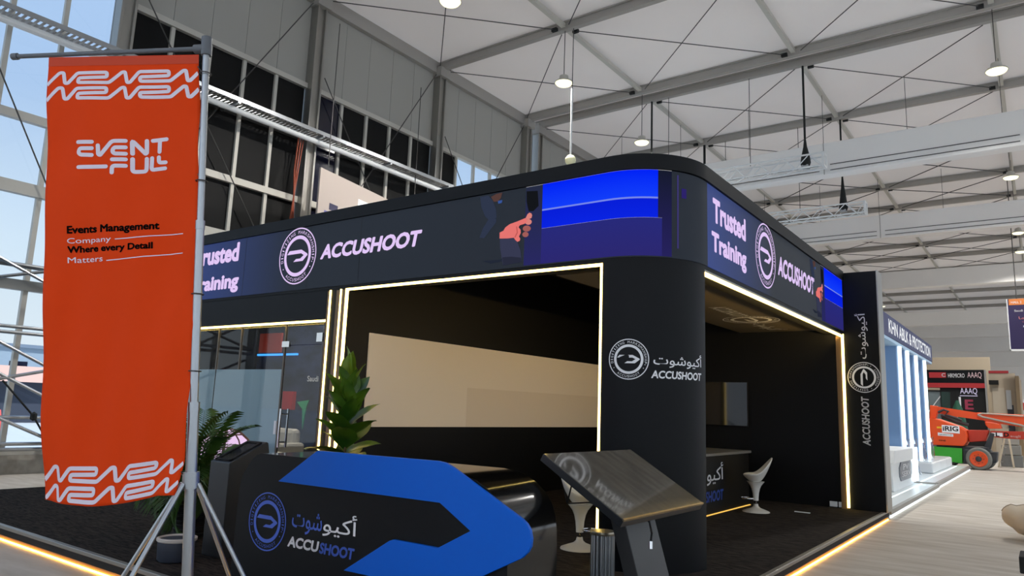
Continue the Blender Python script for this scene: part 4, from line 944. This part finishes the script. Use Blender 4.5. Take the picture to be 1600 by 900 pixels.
MB().prism([(17.7, .12), (20.7, .12), (20.9, .72), (17.55, .72)], DP, -3.9, -2.68).build('desk_body', PWHT, wd_, bev=.02)
MB().prism([(17.5, .72), (20.95, .72), (20.7, 1.0), (17.7, 1.0)], DP, -3.95, -2.62).build('desk_top', PWHT, wd_, bev=.02)
MB().box(-2.64, -2.6, 20.3, 20.9, .2, 1.0).build('desk_light', ICE, wd_)
q = MB(); q.prism([(18.6+.0, .3), (20.0, .3), (20.25, .4), (20.3, .62), (20.1, .72), (18.7, .72), (18.45, .6), (18.45, .4)], DP, -2.68, -2.655); q.build('logo_plate', mat('grey_plate', (120, 124, 132), .4), wd_)
m_ = MB(); write(m_, 'PV', DW, 18.9, 19.7, .53, .66, .02, -2.652); write(m_, 'SERV', DW, 18.7, 20.0, .38, .5, .02, -2.652); m_.build('lettering', VINYL, wd_)
for i, (y0, y1, x0) in enumerate([(25.0, 26.9, -3.3), (27.0, 28.7, -3.35), (28.8, 30.4, -3.4)]):
    bq = thing('white_block', ('white block bench on the glowing deck, nearest of the three behind the white desk', 'white block bench on the glowing deck, middle of the three', 'white block bench on the glowing deck, farthest of the three beside the green lift box')[i], 'bench', ((x0-2.75)/2, (y0+y1)/2, .14), 'white block benches')
    MB().box(x0, -2.72, y0, y1, .14, .45).build('block', PWHT, bq, bev=.04)
    MB().box(x0+.05, -2.77, y0+.05, y1-.05, .45, .465).build('pad', LGR, bq, bev=.005)
# ================================================================== BOOM LIFT
KL = .952
LM = lambda x, z, w: Vector((x*KL, 31.7+w, 1.6+(z-1.6)*KL))
bl_ = thing('boom_lift', 'orange boom lift with a green battery box parked beyond the glowing deck', 'boom lift', LM(-2.6, -.08, .7))
ORL = mat('lift_orange', (236, 82, 22), .4); ORD = mat('lift_red', (190, 52, 26), .45); GRN = mat('lift_green', (60, 176, 50), .45); CHS = mat('lift_dark', (52, 54, 58), .6); TYR = mat('grey_tyre', (122, 124, 118), .85)
def lp(nm, poly, w0, w1, m_, par=None, bev=.03): return MB().prism(poly, LM, w0, w1).build(nm, m_, par or bl_, bev=bev)
tur = lp('turret_cover', [(-3.72, .77), (-2.56, .78), (-2.45, .95), (-2.42, 1.15), (-2.46, 1.38), (-2.68, 1.53), (-3.45, 1.8), (-3.72, 1.79)], 0, .62, ORL)
lp('turret_cover', [(-3.72, .77), (-2.56, .78), (-2.45, .95), (-2.46, 1.38), (-2.68, 1.53), (-3.45, 1.8), (-3.72, 1.79)], 1.0, 1.6, ORL)
lp('turntable', [(-3.5, .62), (-1.75, .62), (-1.75, .77), (-3.5, .77)], .2, 1.4, CHS)
lp('mast_post', [(-3.72, 1.79), (-3.5, 1.8), (-3.44, 2.02), (-3.42, 2.3), (-3.68, 2.33)], .55, 1.05, ORL)
lp('upper_boom', [(-3.55, 2.3), (-2.0, 2.07), (-1.94, 1.8), (-2.75, 1.9), (-2.88, 1.83), (-2.98, 1.93), (-3.5, 2.03)], .6, 1.0, ORL)
lp('telescopic_boom', [(-2.1, 2.09), (.9, 2.02), (.9, 1.68), (-.6, 1.58), (-1.8, 1.74), (-2.1, 1.9)], .55, 1.05, ORL)
lp('boom_knuckle', [(-1.85, 1.75), (-1.35, 1.68), (-1.3, 1.5), (-1.72, 1.48), (-1.82, 1.6)], .5, 1.1, ORL)
lp('lower_boom', [(-2.45, 1.4), (-1.72, 1.43), (-1.84, 1.0), (-2.41, .93)], .5, 1.1, ORD)
la = lp('lower_boom_arm', [(-1.7, 1.4), (.9, 1.46), (.9, 1.12), (-1.05, 1.13), (-1.7, 1.17)], .5, 1.1, ORD)
MB().tube([LM(-2.06, 2.0, .5), LM(-1.9, 1.92, .48), LM(-.7, 1.66, .48), LM(-.55, 1.6, .5)], .035, 8).tube([LM(-2.06, 2.0, .5), LM(-1.9, 2.06, .48), LM(-.6, 2.0, .48)], .025, 8).build('boom_hose', mat('hose_grey', (176, 170, 158), .5), bl_, 60)
MB().tube([LM(-3.4, 2.05, .5), LM(-3.2, 2.16, .5), LM(-3.05, 2.1, .5), LM(-3.15, 1.95, .5), LM(-2.8, 1.85, .5), LM(-2.6, 1.75, .5)], .045, 8).tube([LM(-3.3, 1.95, .6), LM(-2.8, 1.7, .6), LM(-2.4, 1.6, .6)], .06, 8).build('hydraulic_hoses', CHS, bl_, 60)
lp('battery_box', [(-3.76, .58), (-3.58, .71), (-2.62, .69), (-2.64, .12), (-2.95, .15), (-3.76, .24)], .05, .6, GRN)
lp('battery_box', [(-3.76, .58), (-3.58, .71), (-2.62, .69), (-2.64, .12), (-2.95, .15), (-3.76, .24)], 1.0, 1.6, GRN)
lp('chassis', [(-3.7, .2), (-1.55, .2), (-1.5, .6), (-3.7, .6)], .35, 1.25, CHS)
lp('chassis_panel', [(-2.61, .66), (-2.35, .66), (-2.35, .12), (-2.61, .12)], .1, .6, CHS)
lp('axle_strut', [(-1.95, .7), (-1.7, .7), (-1.55, 1.3), (-1.68, 1.34)], .3, .5, CHS)
for wx, w0, s_ in ((-2.09, -.05, 1), (-2.0, 1.05, 1), (-3.3, .45, .98), (-3.2, 1.1, 1)):
    cW = LM(wx, .333, w0); ax3 = ((1, 0, 0), (0, 0, 1), (0, -1, 0))
    wh = MB().lathe([(.27, -.2), (.36, -.22), (.40, -.16), (.41, -.08), (.40, .0), (.36, .05), (.27, .03)], cW, 32, ax3).build('wheel', TYR, bl_, 40)
    MB().lathe([(.285, -.1), (.285, .05), (.26, .07), (.22, .05), (.12, .045), (.0, .045)], cW, 28, ax3).build('rim', ORL, wh, 40)
    hbm = MB().lathe([(.1, .0), (.1, .09), (.06, .11), (.0, .11)], cW, 16, ax3)
    for k in range(8): hbm.tube([cW+Vector((.16*math.cos(k*PI/4), 0, .16*math.sin(k*PI/4))), cW+Vector((.16*math.cos(k*PI/4), -.075, .16*math.sin(k*PI/4)))], .016, 6)
    hbm.build('hub', CHS, wh, 40)
LD_ = lambda a, b, w: LM(a, b, -w)
MB().prism([(-3.25, 1.27), (-2.66, 1.25), (-2.66, 1.54), (-3.25, 1.56)], LD_, .003, .008).build('white_decal', VINYL, tur)
MB().prism([(-3.42, 1.42), (-3.26, 1.42), (-3.26, 1.49), (-3.42, 1.49)], LD_, .003, .008).build('yellow_decal', mat('yellow_decal', (240, 190, 40), .5), tur)
MB().prism([(-3.4, 1.14), (-2.88, 1.12), (-2.88, 1.22), (-3.4, 1.26)], LD_, .003, .008).build('white_decal', VINYL, tur)
INK = mat('black_ink', (22, 22, 24), .5)
m_ = MB(); write(m_, 'iRIG', LD_, -3.22, -2.7, 1.33, 1.52, .03, .01); m_.build('lettering', INK, tur)
m_ = MB(); write(m_, 'GENERATOR', LD_, -3.36, -2.92, 1.165, 1.2, .02, .01); write(m_, 'ONE', LD_, -3.38, -3.14, .93, .98, .03, .006); m_.build('small_lettering', INK, tur)
LA = lambda a, b, w: LM(a, b, .5-w)
MB().prism([(-1.66, 1.2), (-1.3, 1.2), (-1.3, 1.34), (-1.66, 1.34)], LA, .003, .006).build('pale_decal', VINYL, la)
m_ = MB(); write(m_, 'L', LA, -1.52, -1.4, 1.2, 1.36, .03, .01); write(m_, 'D', LA, -1.26, -1.1, 1.2, 1.36, .04, .01); m_.build('lettering', INK, la)
m_ = MB(); write(m_, 'augli', LA, -1.06, -.74, 1.17, 1.28, .01, .01); m_.build('pale_lettering', mat('pale_pink_ink', (226, 180, 170), .6), la)
# ================================================================== FAR BOOTHS
ab = thing('black_red_booth', 'black booth with red stripes and white lettering far behind the orange lift', 'booth', (-5, 42, 0))
RED = mat('red_stripe', (176, 36, 40), .5)
def abp(nm, m_, *a, par=None, bev=0): return MB().box(*a).build(nm, m_, par or ab, bev=bev)
af = abp('fascia', BLK, -12, -2.05, 40, 40.4, 3.3, 4.14)
abp('red_stripe', RED, -12, -2.05, 39.96, 40, 3.3, 3.52); abp('red_stripe', RED, -12, -4.6, 39.96, 40, 4.14, 4.34)
abp('dark_wall', BLKM, -3.9, -2.05, 40.1, 40.4, 0, 3.3)
abp('inner_wall', mat('inner_dark', (40, 44, 46), .6), -12, -3.9, 43, 43.2, 0, 3.3)
abp('glass_screen', mat('grey_glazing', (112, 124, 126), .2), -4.7, -3.86, 40.2, 40.25, 0, 3.1)
abp('green_glass', mat('green_glazing', (24, 52, 44), .2), -3.86, -3.5, 40.06, 40.1, 0, 3.1)
MB().bar((-4.6, 40.15, 1.9), (-3.9, 40.15, 2.9), .06, .04).bar((-4.3, 40.15, 1.2), (-3.4, 40.15, 2.2), .06, .04).build('diagonal_bar', PWHT, ab)
abp('end_post', ALU, -2.08, -2.02, 39.94, 40.42, 0, 4.14)
AF = plane((0, 39.95, 0), (1, 0, 0), (0, 0, 1), (0, -1, 0))
m_ = MB(); write(m_, 'HIKMICRO', AF, -3.52, -2.85, 3.77, 3.97, .025, .005); m_.build('lettering', VINYL, af)
m_ = MB(); write(m_, 'AAAQ', AF, -2.74, -2.18, 3.72, 4.03, .0, .005); m_.build('lettering', mat('pale_rose_letters', (226, 196, 200), .5), af)
MB().prism([(-4.3, 3.76), (-3.6, 3.76), (-3.6, 4.02), (-4.3, 4.02)], AF, 0, .02).build('red_badge', RED, af); m_ = MB(); write(m_, 'C', AF, -3.78, -3.62, 3.8, 3.98, .03, .025); m_.build('badge_letter', VINYL, af)
A2 = plane((0, 40.09, 0), (1, 0, 0), (0, 0, 1), (0, -1, 0))
m_ = MB(); write(m_, 'AAAQ', A2, -3.08, -2.4, 2.98, 3.3, .0, .01); m_.flat([(-3.1, 2.92), (-2.4, 2.92), (-2.4, 2.95), (-3.1, 2.95)], A2, .01); m_.build('lettering', glow('lit_letters', (196, 188, 214), 1), ab)
m_ = MB(); write(m_, 'E', A2, -2.92, -2.58, 2.3, 2.76, .03, .01); m_.build('pink_letter', mat('pink_letter', (206, 80, 110), .5), ab)
wb = thing('beige_shell_booth', 'unfinished beige panel booth at the far right behind the lift boom', 'booth', (-1.5, 45, 0))
BGE = mat('beige_panel', (196, 180, 156), .7)
def wbp(nm, m_, *a): return MB().box(*a).build(nm, m_, wb)
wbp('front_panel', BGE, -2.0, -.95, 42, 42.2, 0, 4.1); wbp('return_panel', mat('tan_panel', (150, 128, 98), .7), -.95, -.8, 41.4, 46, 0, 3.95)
wbp('inner_panel', mat('cream_panel', (204, 192, 172), .7), -1.9, -1.4, 41.95, 42, 0, 3.4)
wbp('red_top_edge', RED, -2.0, -1.2, 41.94, 42, 4.1, 4.22); wbp('dark_speaker', BLKM, -2.0, -1.62, 41.6, 41.95, 3.55, 3.75)
wbp('doorway', mat('doorway_dark', (60, 64, 74), .6), -1.35, -1.1, 41.96, 42, .6, 2.6); wbp('plastic_sheet', mat('sheet_white', (214, 216, 216), .5), -1.36, -1.16, 41.92, 41.96, 2.4, 3.3)
wbp('rear_cream_wall', BGE, -6.5, -2.1, 46, 46.2, 0, 5.2)
for i, (x, y, h, w, m_, l_) in enumerate([(-.3, 60, 3.4, 2.2, mat('far_white', (206, 210, 216), .6), 'pale grey booth wall far off at the right edge'), (-2.3, 72, 3.2, 3.0, mat('far_blue', (150, 170, 200), .6), 'bluish low booth far behind the beige shell booth')]):
    fb_ = thing('far_booth', l_, 'booth', (x, y, 0)); MB().box(x-w/2, x+w/2, y, y+3, 0, h).build('booth_wall', m_, fb_); MB().box(x-w/2, x+w/2, y-.05, y, h-.7, h-.2).build('booth_band', RED, fb_)
gs = thing('folded_green_sunshade', 'dark green folded fabric cone standing behind the lift boom', 'sunshade', (-3.0, 36, 0))
MB().tube([(-2.8, 36, 0), (-2.8, 36, 2.75)], .04, 8).build('pole', PWHT, gs); MB().lathe([(.42, .9), (.36, 1.3), (.2, 2.2), (.05, 2.6), (.0, 2.6)], (-2.9, 36, 0), 14).build('folded_canopy', mat('dark_green_cloth', (18, 78, 56), .7), gs, 60)
MB().lathe([(.3, 0), (.28, .06), (.06, .1)], (-2.8, 36, 0), 16).build('foot', CHS, gs)
sd = thing('step_ladder', 'pale step ladder leaning under the lift boom', 'ladder', (-1.3, 35, 0))
for y in (34.8, 35.2): MB().bar((-1.55, y, 0), (-1.2, y, 1.5), .06, .05).build('side_rail', mat('ladder_cream', (206, 196, 172), .6), sd); MB().bar((-1.05, y, 0), (-1.18, y, 1.5), .06, .05).build('rear_leg', mat('ladder_cream', (206, 196, 172), .6), sd)
for k in range(5): MB().box(-1.52+.07*k, -1.4+.07*k, 34.8, 35.2, .2+.28*k, .23+.28*k).build('tread', ALU, sd)
tc_ = thing('tool_crate_stack', 'grey steel crates stacked on the floor under the lift boom', 'crate', (-1.0, 36, 0))
for k, (z0, z1, x0, x1) in enumerate([(.0, .45, -1.5, -.75), (.47, .85, -1.45, -.8), (.87, 1.2, -1.4, -.85)]): MB().box(x0, x1, 35.7, 36.3, z0, z1).build('crate', mat('crate_grey%d' % k, (112+20*k, 114+18*k, 112+16*k), .6), tc_, bev=.03)
# ================================================================== RIGHT EDGE
bb = thing('bean_bag', 'cream bean bag on the aisle floor cut by the right edge', 'bean bag', (.3, 13.15, 0))
def bean(u, v):
    a = u*2*PI; r = math.sin(PI*v); x = -math.cos(PI*v); sh = r**.8*(1 if x > -.3 else 1)
    return (.33+.92*x, 13.15+.62*sh*math.cos(a), .26+.28*sh*math.sin(a)+.03*(x < 0)*(-x)*.5+(.04 if x < -.8 else 0))
MB().grid(bean, [i/32 for i in range(33)], [i/24 for i in range(25)]).build('bag', mat('cream_cloth', (206, 190, 166), .8, bump=(14, .25)), bb, 180)
MB().tube([bean(.25, i/24) for i in range(1, 24)], .012, 6).build('seam_piping', mat('piping_tan', (150, 136, 116), .8), bb, 60)
be = thing('equipment_case', 'small black case on a stand cut by the bottom right corner', 'case', (-.02, 7.1, 0))
MB().box(-.222, .2, 6.95, 7.3, .50, .625).build('case_body', BLKM, be, bev=.01)
MB().tube([(-.16, 7.05, .1), (-.16, 7.05, .5)], .03, 8).build('stand_post', mat('stand_tan', (140, 118, 84), .6), be); MB().box(-.2, .2, 6.95, 7.3, 0, .1).build('stand_foot', BLKM, be, bev=.01)
